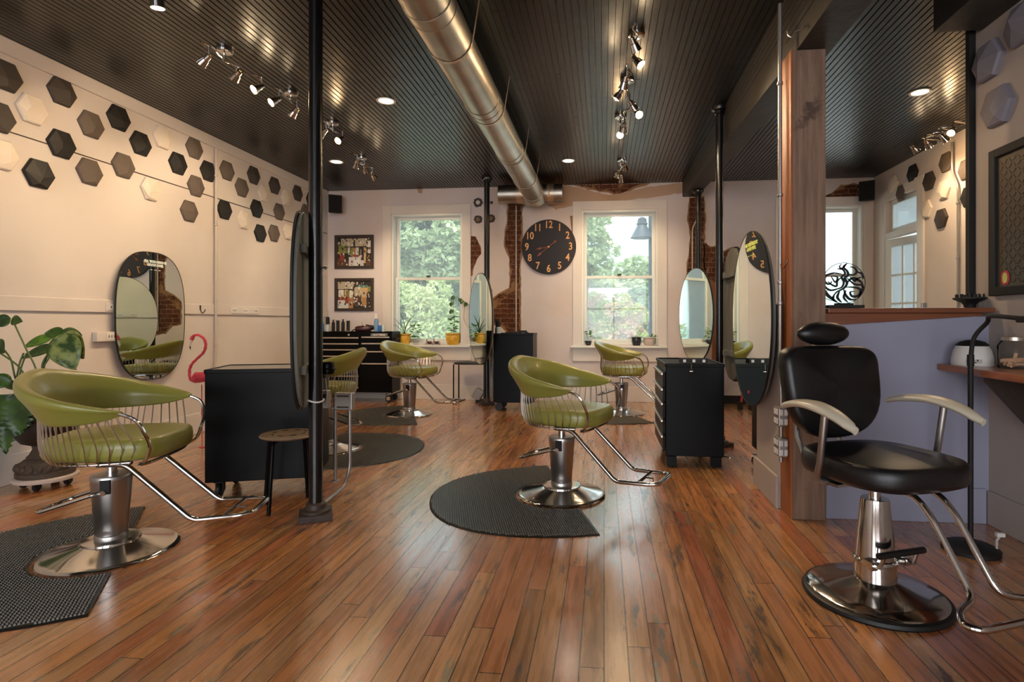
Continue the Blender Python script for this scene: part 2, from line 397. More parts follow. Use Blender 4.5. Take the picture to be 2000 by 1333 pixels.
wall_grid('wall_front', 'y', YF-.2, YF, XL-.2, XN+.13, -.1, ZC+.1, [(a, c, .5, 2.9) for a, c in FW], M['cream'], 'wall behind the viewer')
def trim(i, x0, x1, y0, y1, z0, z1, mat='trimw', name=None, label=None, bev=.004):
    b = MB(); b.b2(x0, x1, y0, y1, z0, z1); return struct(b.build(name or 'trim_%d' % i, M[mat], smooth=False, bevel=bev, seg=1), label)
trim(0, XL, XL+.018, YF, YB, 0, .22, name='baseboard_left')
trim(0, XL+.018, XR, YB-.02, YB, 0, .23, name='baseboard_back')
trim(0, XN-.018, XN, YF, 3.53, 0, .2, 'greige', name='baseboard_right')
trim(1, XL, XL+.02, YF, YB-.02, 1.286, 1.398, 'cream')           # rail on the left wall
trim(2, XL, XL+.022, YF, YB-.02, 3.17, ZC, 'cream')               # band under the ceiling
trim(3, XL, XL+.0025, YF, YB-.02, 2.606, 2.616, 'frameb', bev=0)    # dark seam
trim(4, XR-.02, XR, 2.0, YB, 0, .22, 'trimw')
# long dark beam over the post, clad with boards on its sides
b = MB(); b0, b1 = 1.165, 1.375
def bz(y): return 2.856 if y < 3.7 else lerp(2.856, 3.07, (y-3.7)/(YB-3.7))
ys = [YF, 3.7, YB]; rings = []
for y in ys: rings.append([(b0, y, bz(y)), (b1, y, bz(y)), (b1, y, ZC), (b0, y, ZC)])
b.rings(rings)
for k in range(6): 
    z = ZC-.04-k*.05
    if z > 2.9: b.b2(b0-.004, b0, YF, 3.7+(z-2.86)/.21*4.7 if z > 3.07 else 3.7, z-.004, z+.042)
struct(b.build('trim_5', M['beam'], smooth=False), 'dark beam running to the window wall')
trim(6, 2.0, XN, YF, 3.60, 2.97, ZC, 'beam')                        # soffit over the near right wall
# rough timber post with an orange raw side
post = thing('timber_post', 'rough square brown timber post between the room and the lavender half wall', 'post', (1.128, 3.49, 0)); struct(post)
b = MB(); b.b2(.012, .205, 0, .2, 0, 2.856); b.build('post', M['post'], post, smooth=False, bevel=.008)
b = MB(); b.b2(0, .012, .004, .2, 0, 2.856); tag(b.build('side_board', M['post_side'], post, smooth=False), 'orange brown raw side of the post')
# stub of wall behind the post and lavender half wall with its ledge
b = MB(); b.b2(1.12, 1.30, 3.69, 4.22, 0, 1.32); struct(b.build('wall_stub', M['greige'], smooth=False, bevel=.005), 'low greige wall stub')
trim(7, 1.10, 1.12, 3.69, 4.235, 0, .21, 'greige'); 
b = MB(); b.b2(1.333, XN, 3.544, 3.664, 0, 1.235); struct(b.build('wall_half', M['blue'], smooth=False), 'lavender half wall')
trim(8, 1.333, XN-.02, 3.53, 3.544, 0, .21, 'blue')
led = thing('wall_ledge', 'red-brown wooden ledge capping the lavender half wall', 'ledge', (1.333, 3.6, 1.235))
b = MB(); b.b2(.003, .93, -.14, .16, .022, .05); b.build('top_board', M['ledge'], led, smooth=False, bevel=.004)
b = MB(); b.slab([(.003, -.055), (.003, .022), (.9, .022), (.9, .004)], lambda a, c, t: (a, t, c), -.082, -.057); b.build('tapered_apron', M['ledge'], led, smooth=False, bevel=.003)
# dark end post of the near right wall
b = MB(); b.b2(XN-.035, XN+.005, 3.664, 3.70, 1.28, ZC); struct(b.build('trim_9', M['blackm'], smooth=False))
# ---------------------------------------------------------------- windows
def window(i, x0, x1):
    w = thing('window_%d' % i, None, None, ((x0+x1)/2, YB, 0)); w['kind'] = 'structure'; h = (x1-x0)/2
    b = MB(); z0, z1 = WZ0, WZ1; c = .135 if i < 3 else .12
    cl = c; cr = c if i < 3 else .13
    b.b2(-h-cl, -h, -.022, 0, z0-.04, z1+c); b.b2(h, h+cr, -.022, 0, z0-.04, z1+c); b.b2(-h, h, -.022, 0, z1, z1+c)
    b.build('window_casing', M['trimw'], w, smooth=False, bevel=.003)
    b = MB(); j = .03
    b.b2(-h, -h+j, 0, .27, z0, z1); b.b2(h-j, h, 0, .27, z0, z1); b.b2(-h+j, h-j, 0, .27, z1-j, z1); b.b2(-h+j, h-j, .02, .27, z0, z0+.02)
    b.build('window_jamb', M['sash'], w, smooth=False, bevel=.003)
    b = MB(); b.b2(-h-cl-.03, h+cr*.99, -.09, .0, z0-.045, z0-.012); b.b2(-h, h, -.0, .10, z0-.04, z0-.012); b.build('window_sill', M['sash'], w, smooth=False, bevel=.006)
    b = MB(); b.b2(-h-cl, h+cr*.99, -.024, 0, z0-.25, z0-.045); b.build('window_apron', M['trimw'], w, smooth=False, bevel=.003)
    H_ = h-j; s = .045
    for nm, za, zb, yy in (('upper_sash', WZM, z1-j, .15), ('lower_sash', z0+.02, WZM+.035, .10)):
        b = MB(); b.b2(-H_, -H_+s, yy, yy+.04, za, zb); b.b2(H_-s, H_, yy, yy+.04, za, zb); b.b2(-H_+s, H_-s, yy, yy+.04, zb-.042, zb); b.b2(-H_+s, H_-s, yy, yy+.04, za, za+(.06 if 'low' in nm else .035))
        sh = b.build(nm, M['sash'], w, smooth=False, bevel=.003)
        g = MB(); g.b2(-H_+s, H_-s, yy+.018, yy+.022, za+.03, zb-.03); g.build('window_pane', M['glass'], sh, smooth=False)
    b = MB(); b.box((0, .09, WZM+.045), (.06, .03, .018)); b.tube([(-.03, .085, WZM+.055), (.03, .075, WZM+.062)], .006, 6); b.build('sash_lock', M['rust'], w)
for i, (x0, x1) in enumerate(WIN): window(i+1, x0, x1)
# added window frames around the rear fill lights, seen only in reflections
for i, (x0, x1) in enumerate(FW):
    w = thing('window_%d' % (i+4), None, None, ((x0+x1)/2, YF, 0)); w['kind'] = 'structure'; h = (x1-x0)/2
    b = MB()
    for xx in (-h+.03, 0, h-.03): b.b2(xx-.03, xx+.03, -.08, -.02, .5, 2.9)
    for zz in (.53, 1.7, 2.87): b.b2(-h+.06, -.03, -.08, -.02, zz-.03, zz+.03); b.b2(.03, h-.06, -.08, -.02, zz-.03, zz+.03)
    b.build('window_frame', M['sash'], w, smooth=False)
# ---------------------------------------------------------------- half glazed door in the far right wall
d = thing('door_1', None, None, (XR, (DY0+DY1)/2, 0)); d['kind'] = 'structure'; h = (DY1-DY0)/2
b = MB(); b.b2(-.025, 0, -h-.14, -h, 0, DZ1+.14); b.b2(-.025, 0, h, h+.14, 0, DZ1+.14); b.b2(-.025, 0, -h, h, DZ1, DZ1+.14); b.b2(-.02, .08, -h, h, 2.34, 2.42)
b.build('door_casing', M['trimw'], d, smooth=False, bevel=.004)
b = MB(); b.b2(.05, .09, -h, -h+.07, 2.42, DZ1); b.b2(.05, .09, h-.07, h, 2.42, DZ1); b.b2(.05, .09, -h+.07, h-.07, 2.42, 2.48); b.b2(.05, .09, -h+.07, h-.07, DZ1-.06, DZ1)
tr = b.build('transom', M['sash'], d, smooth=False, bevel=.003); b = MB(); b.b2(.066, .072, -h+.07, h-.07, 2.48, DZ1-.06); b.build('transom_pane', M['glass'], tr, smooth=False)
b = MB(); W2 = 2*h; cols = 3; rows = 5; st = .11
b.b2(0, .04, 0, st, .02, 2.33); b.b2(0, .04, W2-st, W2, .02, 2.33); b.b2(0, .04, st, W2-st, 2.33-st, 2.33); b.b2(0, .04, st, W2-st, .02, .3)
iw = (W2-2*st); 
for k in range(1, cols): yy = st+iw*k/cols; b.b2(.004, .036, yy-.012, yy+.012, .3, 2.33-st)
for k in range(1, rows): zz = .3+(2.33-st-.3)*k/rows; b.b2(.005, .035, st, W2-st, zz-.012, zz+.012)
leaf = b.build('door_leaf', M['sash'], d, smooth=False, bevel=.002, loc=(.02, h, 0), rot=(0, 0, pi+R(14)))
b = MB(); b.b2(.018, .022, st, W2-st, .3, 2.33-st); b.build('door_pane', M['glass'], leaf, smooth=False)
b = MB(); b.ball((.075, W2-.055, 1.12), .03, 14); b.lathe([(.012, .04), (.012, .07)], (0, W2-.055, 1.12), 10, axis='x'); b.ball((-.035, W2-.055, 1.12), .03, 14); b.build('door_knob', M['brass'], leaf)
# ================================================================ OUTSIDE THE WINDOWS
b = MB(); b.b2(-60, 60, 10, 150, -3.9, -3.6); tag(b.build('ground', M['bounce_ground'], smooth=False), None, None, None, 'structure')
def foliage(rad, n, leaf, seed, clusters=60, zs=1.0):
    r = random.Random(seed); vs = []; fs = []
    C = []
    for _ in range(clusters):
        a = r.uniform(0, 2*pi); t = r.uniform(-.9, 1); q = sqrt(1-t*t); k = r.uniform(.55, 1.0)
        C.append(((cos(a)*q*rad*k), sin(a)*q*rad*k, t*rad*zs*k, r.uniform(.2, .38)*rad))
    for i in range(n):
        c = C[i % clusters]; a = r.uniform(0, 2*pi); t = r.uniform(-.7, 1); q = sqrt(1-t*t); k = c[3]*r.uniform(.7, 1.05)
        p = (c[0]+cos(a)*q*k, c[1]+sin(a)*q*k, c[2]+t*k*.8)
        u = vnorm((r.gauss(0, 1), r.gauss(0, 1), r.gauss(0, .6))); w = vnorm(vcross(u, (r.gauss(0, 1), r.gauss(0, 1), r.gauss(0, 1)))); s = leaf*r.uniform(.6, 1.3)
        o = len(vs); vs += [vadd(p, vmul(u, -s)), vadd(p, vmul(w, s*.45)), vadd(p, vmul(u, s)), vadd(p, vmul(w, -s*.45))]; fs.append((o, o+1, o+2, o+3))
    return vs, fs
def tree(name, label, x, y, zc, rad, mat, n=14000, leaf=.13, seed=1, zs=1.0, ground=-3.6, cat='tree', clusters=60, group=None):
    t = thing(name, label, cat, (x, y, ground), 0, group)
    b = MB(); v, f = foliage(rad, n, leaf, seed, clusters, zs); b.add([(p[0], p[1], p[2]+zc-ground) for p in v], f); b.build('foliage', M[mat], t, smooth=False)
    b = MB(); b.tube([(0, 0, 0), (.05, 0, (zc-ground)*.5), (0, .05, zc-ground)], [rad*.09, rad*.07, rad*.03], 8)
    rr = random.Random(seed)
    for k in range(6): a = rr.uniform(0, 2*pi); b.tube([(0, 0, (zc-ground)*rr.uniform(.45, .9)), (cos(a)*rad*.7, sin(a)*rad*.7, zc-ground+rad*rr.uniform(0, .5))], [rad*.03, rad*.01], 5)
    b.build('trunk', M['bark'], t)
    return t
def tree_at(name, label, px, py, y, rpx, mat, n, leaf, seed, zs=1.0, clusters=60):
    p = on_y(px, py, y); tree(name, label, p[0], y, p[2], rpx*y/1080, mat, n, leaf, seed, zs, clusters=clusters)
tree_at('leafy_tree', 'tall dense green tree filling the upper part of the left window', 830, 470, 20, 95, 'treeA', 26000, .13, 11, 1.0, 110)
tree_at('leafy_tree', 'darker green tree filling the lower right of the left window', 880, 590, 24, 75, 'treeC', 18000, .14, 12, 1.0, 80)
tree_at('leafy_tree', 'pale green tree low in the left part of the left window', 810, 640, 16, 90, 'treeB', 20000, .09, 13, 1.0, 90)
tree_at('leafy_tree', 'pale tree behind the others at the left edge of the left window', 770, 500, 27, 120, 'treeB', 16000, .2, 14, 1.3)
tree_at('leafy_tree', 'green tree standing at the right edge of the left window', 925, 450, 22, 70, 'treeC', 14000, .13, 15, 1.4, 50)
tree_at('maple_tree', 'maple with airy branches in the upper left of the middle window', 1143, 470, 13.5, 58, 'treeA', 4200, .075, 21, 1.25, 30)
tree_at('crepe_myrtle', 'pink tipped pale bush-like tree low in the middle window', 1190, 655, 14.5, 66, 'treeD', 18000, .06, 22, 1.25, 80)
tree_at('round_tree', 'round dark green tree behind the lamp pole in the middle window', 1262, 622, 19, 52, 'treeC', 13000, .09, 23, 1.2, 60)
for k, (x, y, z, r_) in enumerate([(-3.5, 60, 1.5, 6.5), (2.5, 62, 2.6, 5.6), (9, 60, 1.8, 6.5), (16, 64, 1.6, 6.0), (-14, 60, 4, 8)]):
    tree('distant_tree', ['distant pale tree left of the brick house roof', 'distant pale tree rising behind the brick house roof', 'distant pale tree right of the brick house', 'distant pale tree far to the right beyond the house', 'distant pale tree far to the left beyond the house'][k], x, y, z, r_, 'treeA', 7000, .45, 40+k, .9)
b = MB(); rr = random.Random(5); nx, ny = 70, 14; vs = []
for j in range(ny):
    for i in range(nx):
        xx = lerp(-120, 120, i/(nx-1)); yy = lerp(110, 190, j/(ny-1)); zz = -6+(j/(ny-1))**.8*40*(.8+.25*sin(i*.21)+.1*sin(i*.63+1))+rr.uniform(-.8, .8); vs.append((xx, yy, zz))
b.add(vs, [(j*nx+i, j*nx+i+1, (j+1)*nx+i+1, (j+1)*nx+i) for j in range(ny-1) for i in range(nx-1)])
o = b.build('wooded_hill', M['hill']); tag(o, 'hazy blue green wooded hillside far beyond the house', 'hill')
# brick house across the street
M['redbrick'] = P('red_brick_far', '#A86A5C', rough=.9, var=.1, vscale=2); M['roof'] = P('grey_shingle_roof', '#A9A7A6', rough=.8, var=.06, vscale=1.5); M['pane'] = P('house_window_pane', '#8FA0A6', rough=.2)
hp = on_y(1196, 590, 34)
hs = thing('brick_house', 'red brick house with grey roof and white gable seen through the middle window', 'house', (hp[0], 34, -3.6))
b = MB(); b.b2(-4, 2.3, 0, 8, 0, 6.2); b.build('wall', M['redbrick'], hs, smooth=False)
b = MB(); b.add([(-4.4, -.4, 6.1), (2.6, -.4, 6.1), (1.9, 4, 7.15), (-4, 4, 7.15), (-4.4, 8.5, 6.1), (2.6, 8.5, 6.1)], [(0, 1, 2, 3), (3, 2, 5, 4), (0, 3, 4), (1, 5, 2), (0, 4, 5, 1)]); b.build('roof', M['roof'], hs, smooth=False)
b = MB(); b.add([(-.95, -1.4, 6.0), (.75, -1.4, 6.0), (-.1, -1.4, 6.5), (-.95, 1, 6.0), (.75, 1, 6.0), (-.1, 1, 6.5)], [(0, 1, 2), (5, 4, 3), (0, 2, 5, 3), (1, 4, 5, 2), (0, 3, 4, 1)]); b.build('gable', M['sash'], hs, smooth=False)
for xx in (-.85, .65): b = MB(); b.lathe([(.05, 3.2), (.05, 6.0)], (xx, -1.3, 0), 8); b.build('porch_column', M['sash'], hs)
for xx in (-2.4, -.1, 1.5):
    b = MB(); b.b2(xx-.3, xx+.3, -.05, .02, 4.9, 5.85); f = b.build('house_window', M['sash'], hs, smooth=False); b = MB(); b.b2(xx-.23, xx+.23, -.07, -.05, 4.98, 5.78); b.build('pane', M['pane'], f, smooth=False)
# barn lamp and its pole just outside the middle window
M['bluegrey'] = P('blue_grey_lamp_paint', '#3F4653', rough=.5)
lp = on_y(1273, 600, 9.6)
t = thing('street_lamp', 'dark blue-grey barn lamp on a pole outside the middle window', 'lamp', (lp[0], 9.6, -3.6))
b = MB(); b.tube([(0, 0, 0), (0, 0, 6.9)], .055, 12); b.tube([(0, 0, 6.9), (-.05, 0, 7.05), (-.2, 0, 7.05), (-.22, 0, 6.95)], .025, 8); b.build('pole', M['bluegrey'], t)
q = on_y(1254, 465, 9.6); q2 = on_y(1254, 425, 9.6); dx = q[0]-lp[0]; zb = q[2]+3.6; zt = q2[2]+3.6
b = MB(); b.lathe([(.20, zb), (.19, zb+.01), (.085, zb+.20), (.08, zb+.22), (.095, zb+.23), (.095, zb+.25), (.08, zb+.26), (.075, zt-.03), (.04, zt), (.01, zt+.01)], (dx, 0, 0), 24); b.build('lamp_shade', M['bluegrey'], t)
# ================================================================ CHAIRS
def superell(a, b_, n, e=2.6, x0=0, y0=0):
    o = []
    for k in range(n):
        t = 2*pi*k/n; c, s = cos(t), sin(t)
        o.append((x0+a*math.copysign(abs(c)**(2/e), c), y0+b_*math.copysign(abs(s)**(2/e), s)))
    return o
def cushion(b, x0, x1, w, z0, z1, e=3.6, dome=.015, n=40, taper=None):
    cx = (x0+x1)/2; a = (x1-x0)/2; P0 = superell(a, w, n, e); h = z1-z0
    prof = [(.02, z0), (.9, z0), (.97, z0+h*.10), (1.0, z0+h*.3), (1.0, z0+h*.6), (.985, z1-h*.15), (.95, z1-h*.04), (.90, z1), (.75, z1+dome*.5), (.45, z1+dome*.9), (.02, z1+dome)]
    rings = []
    for s, z in prof:
        rg = []
        for x, y in P0:
            k = taper(x/a) if taper else 1.0
            rg.append((cx+x*s, y*s*k, z))
        rings.append(rg)
    b.rings(rings)
TH = R(124)
def rail_xy(th, k=1.0):
    x = -.325*cos(th); 
    if cos(th) < 0: x = -.42*cos(th)
    return (x*k, .375*sin(th)*k if abs(th) < pi/2 else .375*(1-(1-sin(abs(th)))*.75)*math.copysign(1, th)*k)
def rail_z(s): return .965-.185*abs(s)**1.25
def styling_chair(label):
    t = thing('styling_chair', label, 'chair', (0, 0, 0), 0, 'olive green styling chairs')
    b = MB(); b.lathe([(.30, 0), (.302, .008), (.296, .016), (.285, .02), (.27, .022), (.14, .058), (.13, .062), (.128, .072), (.085, .076)], n=56); b.build('base_plate', M['chrome'], t)
    b = MB(); b.lathe([(.074, .07), (.074, .095), (.07, .10), (.072, .115), (.09, .38), (.092, .40), (.086, .41), (.03, .412)], n=40); 
    col = b.build('pump_column', M['brushed'], t)
    b = MB(); b.box((.02, -.0885, .36), (.045, .012, .07)); b.build('slot', M['blackm'], col, smooth=False)
    b = MB(); b.lathe([(.024, .40), (.024, .485)], n=20); b.build('piston', M['chrome'], t)
    b = MB(); b.tube(round_path([(.03, -.10, .335), (-.02, -.12, .33), (-.26, -.115, .255), (-.31, -.06, .24), (-.31, .06, .24), (-.26, .115, .255), (-.02, .12, .33), (.03, .10, .335)], .05), .0085, 8); b.lathe([(.014, -.115), (.014, -.085)], (.02, 0, .335), 10, axis='y'); b.lathe([(.014, .085), (.014, .115)], (.02, 0, .335), 10, axis='y'); b.build('pump_lever', M['chrome'], t)
    b = MB(); b.box((0, 0, .492), (.22, .14, .016)); b.box((.1, 0, .5), (.1, .34, .012)); b.box((.05, -.05, .478), (.09, .05, .02)); b.ball((.12, -.06, .475), .013, 8); b.build('seat_bracket', M['rust'], t, smooth=False)
    b = MB(); cushion(b, -.25, .335, .262, .52, .628, 3.8, .010, 48, lambda q: .86+.14*min(1, (q+1)))
    b.build('seat', M['vinyl'], t, ang=60)
    # padded wrap around rail
    b = MB(); N = 60; K = 18; rings = []
    for i in range(N+1):
        s = -1+2*i/N; th = s*TH; x, y = rail_xy(th); e = .01; xa, ya = rail_xy(th+e); tx, ty = xa-x, ya-y; l = sqrt(tx*tx+ty*ty); nx, ny = ty/l, -tx/l
        if nx*x+ny*y < 0: nx, ny = -nx, -ny
        f = max(.12, (1-abs(s)**9))**.5; hgt = (.165*(1-abs(s)**1.7)+.062)*f; wt = (.046-.010*abs(s))*f; zt = rail_z(s); rg = []
        for k in range(K):
            a = 2*pi*k/K; q = (1-cos(a))/2  # 0 top .. 1 bottom
            w = wt if q < .25 else lerp(wt, .016*f+.002, min(1, (q-.25)/.5))
            w *= 1.0; zz = zt-q*hgt+(.0); nn = sin(a)*w*(1.0 if q > .1 else 1.0)+(-.34*q*hgt)+(.012 if q < .3 else 0)
            if q < .2: zz = zt-(1-cos(a))*wt*1.0*.9 if (1-cos(a))*wt*.9 < q*hgt+.5 else zz
            rg.append((x+nx*nn, y+ny*nn, zz))
        rings.append(rg)
    b.rings(rings); o = b.build('backrest', M['vinyl'], t, ang=180); sm = o.modifiers.new('Smooth', 'SUBSURF'); sm.levels = 1; sm.render_levels = 1
    # wires of the basket
    b = MB(); NW = 40
    for i in range(NW):
        s = -1.0+2*i/(NW-1); s *= .965; th = s*TH; x, y = rail_xy(th); hgt = .165*(1-abs(s)**1.7)+.05; zt = rail_z(s)-hgt+.02
        k = 1-.34*hgt/.40; r0 = (x*k, y*k, zt)
        c = cos(th); xb = (-.262 if c > 0 else -.47)*c; yb = .285*math.copysign(min(1, abs(sin(th))**.9), th)
        if c < 0: yb = .285*math.copysign(1-(1-abs(sin(th)))*.9, th)
        p1 = (xb*1.03, yb*1.03, .605); p2 = (xb*.97, yb*.97, .545); p3 = (xb*.87, yb*.87, .508); p4 = (xb*.66, yb*.66, .498)
        b.tube(smooth_path([r0, p1, p2, p3, p4], 4), .0034, 5)
    for kk, zz in ((.66, .498), (.88, .512)):
        pts = []
        for i in range(31):
            s = -1+2*i/30; th = s*TH*.965; c = cos(th); xb = (-.262 if c > 0 else -.47)*c; yb = .285*math.copysign(min(1, abs(sin(th))**.9), th)
            if c < 0: yb = .285*math.copysign(1-(1-abs(sin(th)))*.9, th)
            pts.append((xb*kk, yb*kk, zz))
        b.tube(pts, .004, 5)
    b.build('wire_basket', M['wire'], t)
    tx, ty = rail_xy(TH*.97)
    pts = [(tx+.005, -ty, rail_z(1)-.01), (tx+.075, -ty+.004, rail_z(1)-.045), (tx+.105, -ty+.025, .665), (tx+.105, -.272, .60), (tx+.085, -.262, .535), (tx+.045, -.24, .505), (.27, -.17, .50), (.275, -.06, .50)]
    pts += [(x, -y, z) for x, y, z in pts[::-1]]
    b = MB(); b.tube(smooth_path(pts, 6), .0085, 8); b.build('arm_loop', M['chrome'], t)
    b = MB()
    for sg in (-1, 1):
        b.tube(round_path([(.02, sg*.15, .49), (.15, sg*.155, .487), (.46, sg*.165, .195), (.67, sg*.145, .20), (.73, sg*.12, .205), (.73, 0, .205)], .035), .0135, 10)
    b.tube([(.60, -.14, .2), (.60, .14, .2)], .010, 8)
    b.build('footrest', M['chrome'], t)
    b = MB(); b.ball((.655, 0, .163), .017, 12); b.tube([(.655, 0, .17), (.655, 0, .2), (.60, 0, .2)], .006, 6); b.build('footrest_bumper', M['chrome'], t)
    return t
CH = [((-2.567, 2.65), 15, 'large foreground olive green styling chair at the left beside the potted plant'),
      ((-.294, 3.836), -22, 'olive green styling chair in the middle of the floor on its own black mat'),
      ((-2.52, 6.98), -9, 'olive green styling chair below the left window in front of the drawer chest'),
      ((.225, 7.33), -10, 'olive green styling chair below the middle window near the back wall'),
      ((-2.60, 4.97), 187, 'olive green styling chair half hidden behind the iron pole, turned away to the left')]
proto = styling_chair(CH[0][2])
for i, (xy, a, lb) in enumerate(CH):
    o = proto if i == 0 else copy_tree(proto)
    o.location = (xy[0], xy[1], 0); o.rotation_euler = (0, 0, R(a)); o['label'] = lb
# ---------------------------------------------------------------- black styling chair with cream arms
t = thing('styling_chair', 'black styling chair with cream arms and headrest beside the timber post', 'chair', (1.18, 2.555, 0), R(-68))
b = MB(); b.lathe([(.288, 0), (.292, .008), (.286, .02), (.272, .026)], n=56); b.build('rim', M['castr'], t)
b = MB(); b.lathe([(.272, .026), (.262, .034), (.20, .042), (.11, .075), (.085, .085), (.082, .16)], n=56); b.build('base_plate', M['chrome'], t)
b = MB(); b.lathe([(.088, .155), (.09, .165), (.086, .175), (.08, .18), (.057, .42), (.055, .43), (.02, .432)], n=40); b.build('pump_column', M['chrome'], t)
b = MB(); b.lathe([(.024, .43), (.024, .56)], n=20); b.build('piston', M['chrome'], t)
b = MB(); b.tube([(.13, -.11, .24), (.13, .11, .24)], .007, 8)
for sg in (-1, 1): b.tube([(.05, sg*.085, .175), (.11, sg*.09, .18), (.13, sg*.085, .24)], .009, 8); b.box((.06, sg*.09, .175), (.05, .03, .035))
lv = b.build('pump_lever', M['chrome'], t, smooth=False); b = MB(); b.tube([(.13, -.12, .24), (.13, .12, .24)], .014, 10); tag(b.build('lever_grip', M['castr'], lv), 'black rubber grip')
b = MB(); cushion(b, -.25, .31, .28, .535, .635, 3.0, .02, 48); b.build('seat', M['blackv'], t, ang=60)
b = MB(); b.box((0, 0, .53), (.3, .2, .02)); b.box((-.02, 0, .515), (.14, .5, .012)); b.box((.02, -.12, .512), (.03, .16, .01)); b.box((.06, -.02, .50), (.1, .03, .02)); b.build('seat_bracket', M['brushed'], t, smooth=False)
# backrest: rounded shield, leaning back
b = MB(); rings = []; n = 40
def shield(n):
    o = []
    for k in range(n):
        a = 2*pi*k/n; c, s = cos(a), sin(a)
        if s >= 0: y = .268*math.copysign(abs(c)**(2/6), c); z = .185*abs(s)**(2/6)
        else: y = .268*math.copysign(abs(c)**(2/2.6), c); z = -.25*abs(s)**(2/2.6)
        o.append((y*(1+.04*z/.2), z))
    return o
S = shield(n)
for s, dx in [(.02, -.05), (.85, -.05), (.96, -.04), (1.0, -.02), (1.0, .015), (.96, .035), (.9, .042), (.6, .05), (.02, .052)]:
    rings.append([(-.275+dx-(z*s)*.16-.05*((y/.25)**2)*-1*.5, y*s, .90+z*s) for y, z in S])
b.rings(rings); bk = b.build('backrest', M['blackv'], t, ang=60)
b = MB(); b.tube([(-.33, -.12, .9), (-.34, -.12, .64), (-.28, -.12, .545)], .012, 8); b.tube([(-.33, .12, .9), (-.34, .12, .64), (-.28, .12, .545)], .012, 8); b.build('back_bracket', M['brushed'], t)
b = MB(); b.ball((0, 0, 0), 1.0, 24, .055, .15, .058); hr = b.build('headrest', M['blackv'], t, loc=(-.30, 0, 1.145)); b = MB(); b.box((-.01, 0, -.07), (.02, .10, .06)); b.build('headrest_post', M['brushed'], hr, smooth=False)
for sg in (-1, 1):
    b = MB(); rings = []
    pts = smooth_path([(-.20, sg*.30, .822), (-.12, sg*.305, .842), (0, sg*.325, .850), (.12, sg*.33, .828), (.225, sg*.33, .782)], 5)
    for i, p in enumerate(pts):
        u = i/(len(pts)-1); w = (.020+.034*sin(pi*min(1, u*.95+.06)))*(1 if u < .93 else .6); h_ = .015+.004*sin(pi*u)
        rings.append([(p[0]+h_*.35*sin(a), p[1]+w*cos(a), p[2]+h_*sin(a)) for a in [2*pi*k/14 for k in range(14)]])
    b.rings(rings); am = b.build('armrest', M['cream_arm'], t); 
    b = MB(); b.tube([(.06, sg*.322, .83), (.03, sg*.318, .62), (-.0, sg*.31, .54), (-.02, sg*.24, .515), (-.02, sg*.1, .512)], .015, 10); b.build('arm_support', M['brushed'], am)
b = MB()
for sg in (-1, 1): b.tube(round_path([(.10, sg*.055, .525), (.24, sg*.06, .52), (.31, sg*.06, .46), (.47, sg*.06, .22), (.50, sg*.17, .205), (.56, sg*.23, .20), (.60, sg*.2, .20), (.60, 0, .20)], .045), .0125, 10)
b.build('footrest', M['chrome'], t)
# ================================================================ MATS
def floor_mat(label, c, deg, D=.90, W=.765, xe=.05, hole=.318, seed=0, copy=None):
    if copy:
        o = copy.copy(); COL.objects.link(o); o.location = (c[0], c[1], 0); o.rotation_euler = (0, 0, R(deg)); o['label'] = label; return o
    out = []
    for k in range(61):
        a = pi/2+pi*k/60; x = cos(a); y = sin(a); out.append((xe+math.copysign(abs(x)**(2/2.3), x)*(D+xe), math.copysign(abs(y)**(2/2.3), y)*W))
    def inside(x, y, m=0.0):
        if x > xe-m or x*x+y*y < (hole+m)**2: return False
        q = abs((x-xe)/(D+xe-m))**2.3+abs(y/(W-m))**2.3
        return q < 1
    b = MB(); aa = math.asin(max(-1, min(1, xe/hole))); inner = [(hole*cos(t), hole*sin(t)) for t in [-(pi/2-aa)-(pi+2*aa)*k/40 for k in range(41)]]
    inner = [(hole*cos(t), hole*sin(t)) for t in [ (-acut)-(2*pi-2*acut)*k/40 for acut in [math.acos(xe/hole)] for k in range(41)]]
    # ring strips between the outline and the seat cut-out
    n = 41; O = [out[int(round(i*60/40))] for i in range(41)][::-1]
    vs = []; 
    for i in range(41):
        o_, i_ = O[i], inner[i]
        for t_ in (0, 1): pass
        vs += [(o_[0], o_[1], 0), (o_[0]*.985, o_[1]*.985, .008), (i_[0]*1.03, i_[1]*1.03, .008), (i_[0], i_[1], 0)]
    fs = []
    for i in range(40):
        for k in range(3): fs.append((i*4+k, i*4+k+1, (i+1)*4+k+1, (i+1)*4+k))
    b.add(vs, fs)
    yy = -W
    px_, py_ = .021, .0135; i = 0
    vs = []; fs = []
    ny = int(2*W/px_); nx = int((D+xe)/py_)
    for j in range(ny+1):
        for i in range(nx+1):
            x = xe-.004-i*py_; y = -W+j*px_
            if not inside(x, y, .014): continue
            o_ = len(vs); hx, hy = .0050, .0072; z = .0072
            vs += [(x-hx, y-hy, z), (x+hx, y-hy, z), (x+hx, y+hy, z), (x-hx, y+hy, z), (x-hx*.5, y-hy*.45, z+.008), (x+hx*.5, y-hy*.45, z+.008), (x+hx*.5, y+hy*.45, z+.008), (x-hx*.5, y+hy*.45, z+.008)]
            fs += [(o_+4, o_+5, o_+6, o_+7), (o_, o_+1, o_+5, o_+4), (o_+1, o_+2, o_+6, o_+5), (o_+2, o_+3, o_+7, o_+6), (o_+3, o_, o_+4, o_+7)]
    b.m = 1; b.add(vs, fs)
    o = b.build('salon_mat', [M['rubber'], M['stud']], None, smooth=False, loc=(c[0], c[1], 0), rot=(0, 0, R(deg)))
    return tag(o, label, 'mat', 'half-round black salon mats')
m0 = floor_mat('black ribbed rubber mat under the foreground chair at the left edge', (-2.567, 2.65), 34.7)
floor_mat('black ribbed rubber mat under the chair in the middle of the floor', (-.294, 3.836), 17, copy=m0)
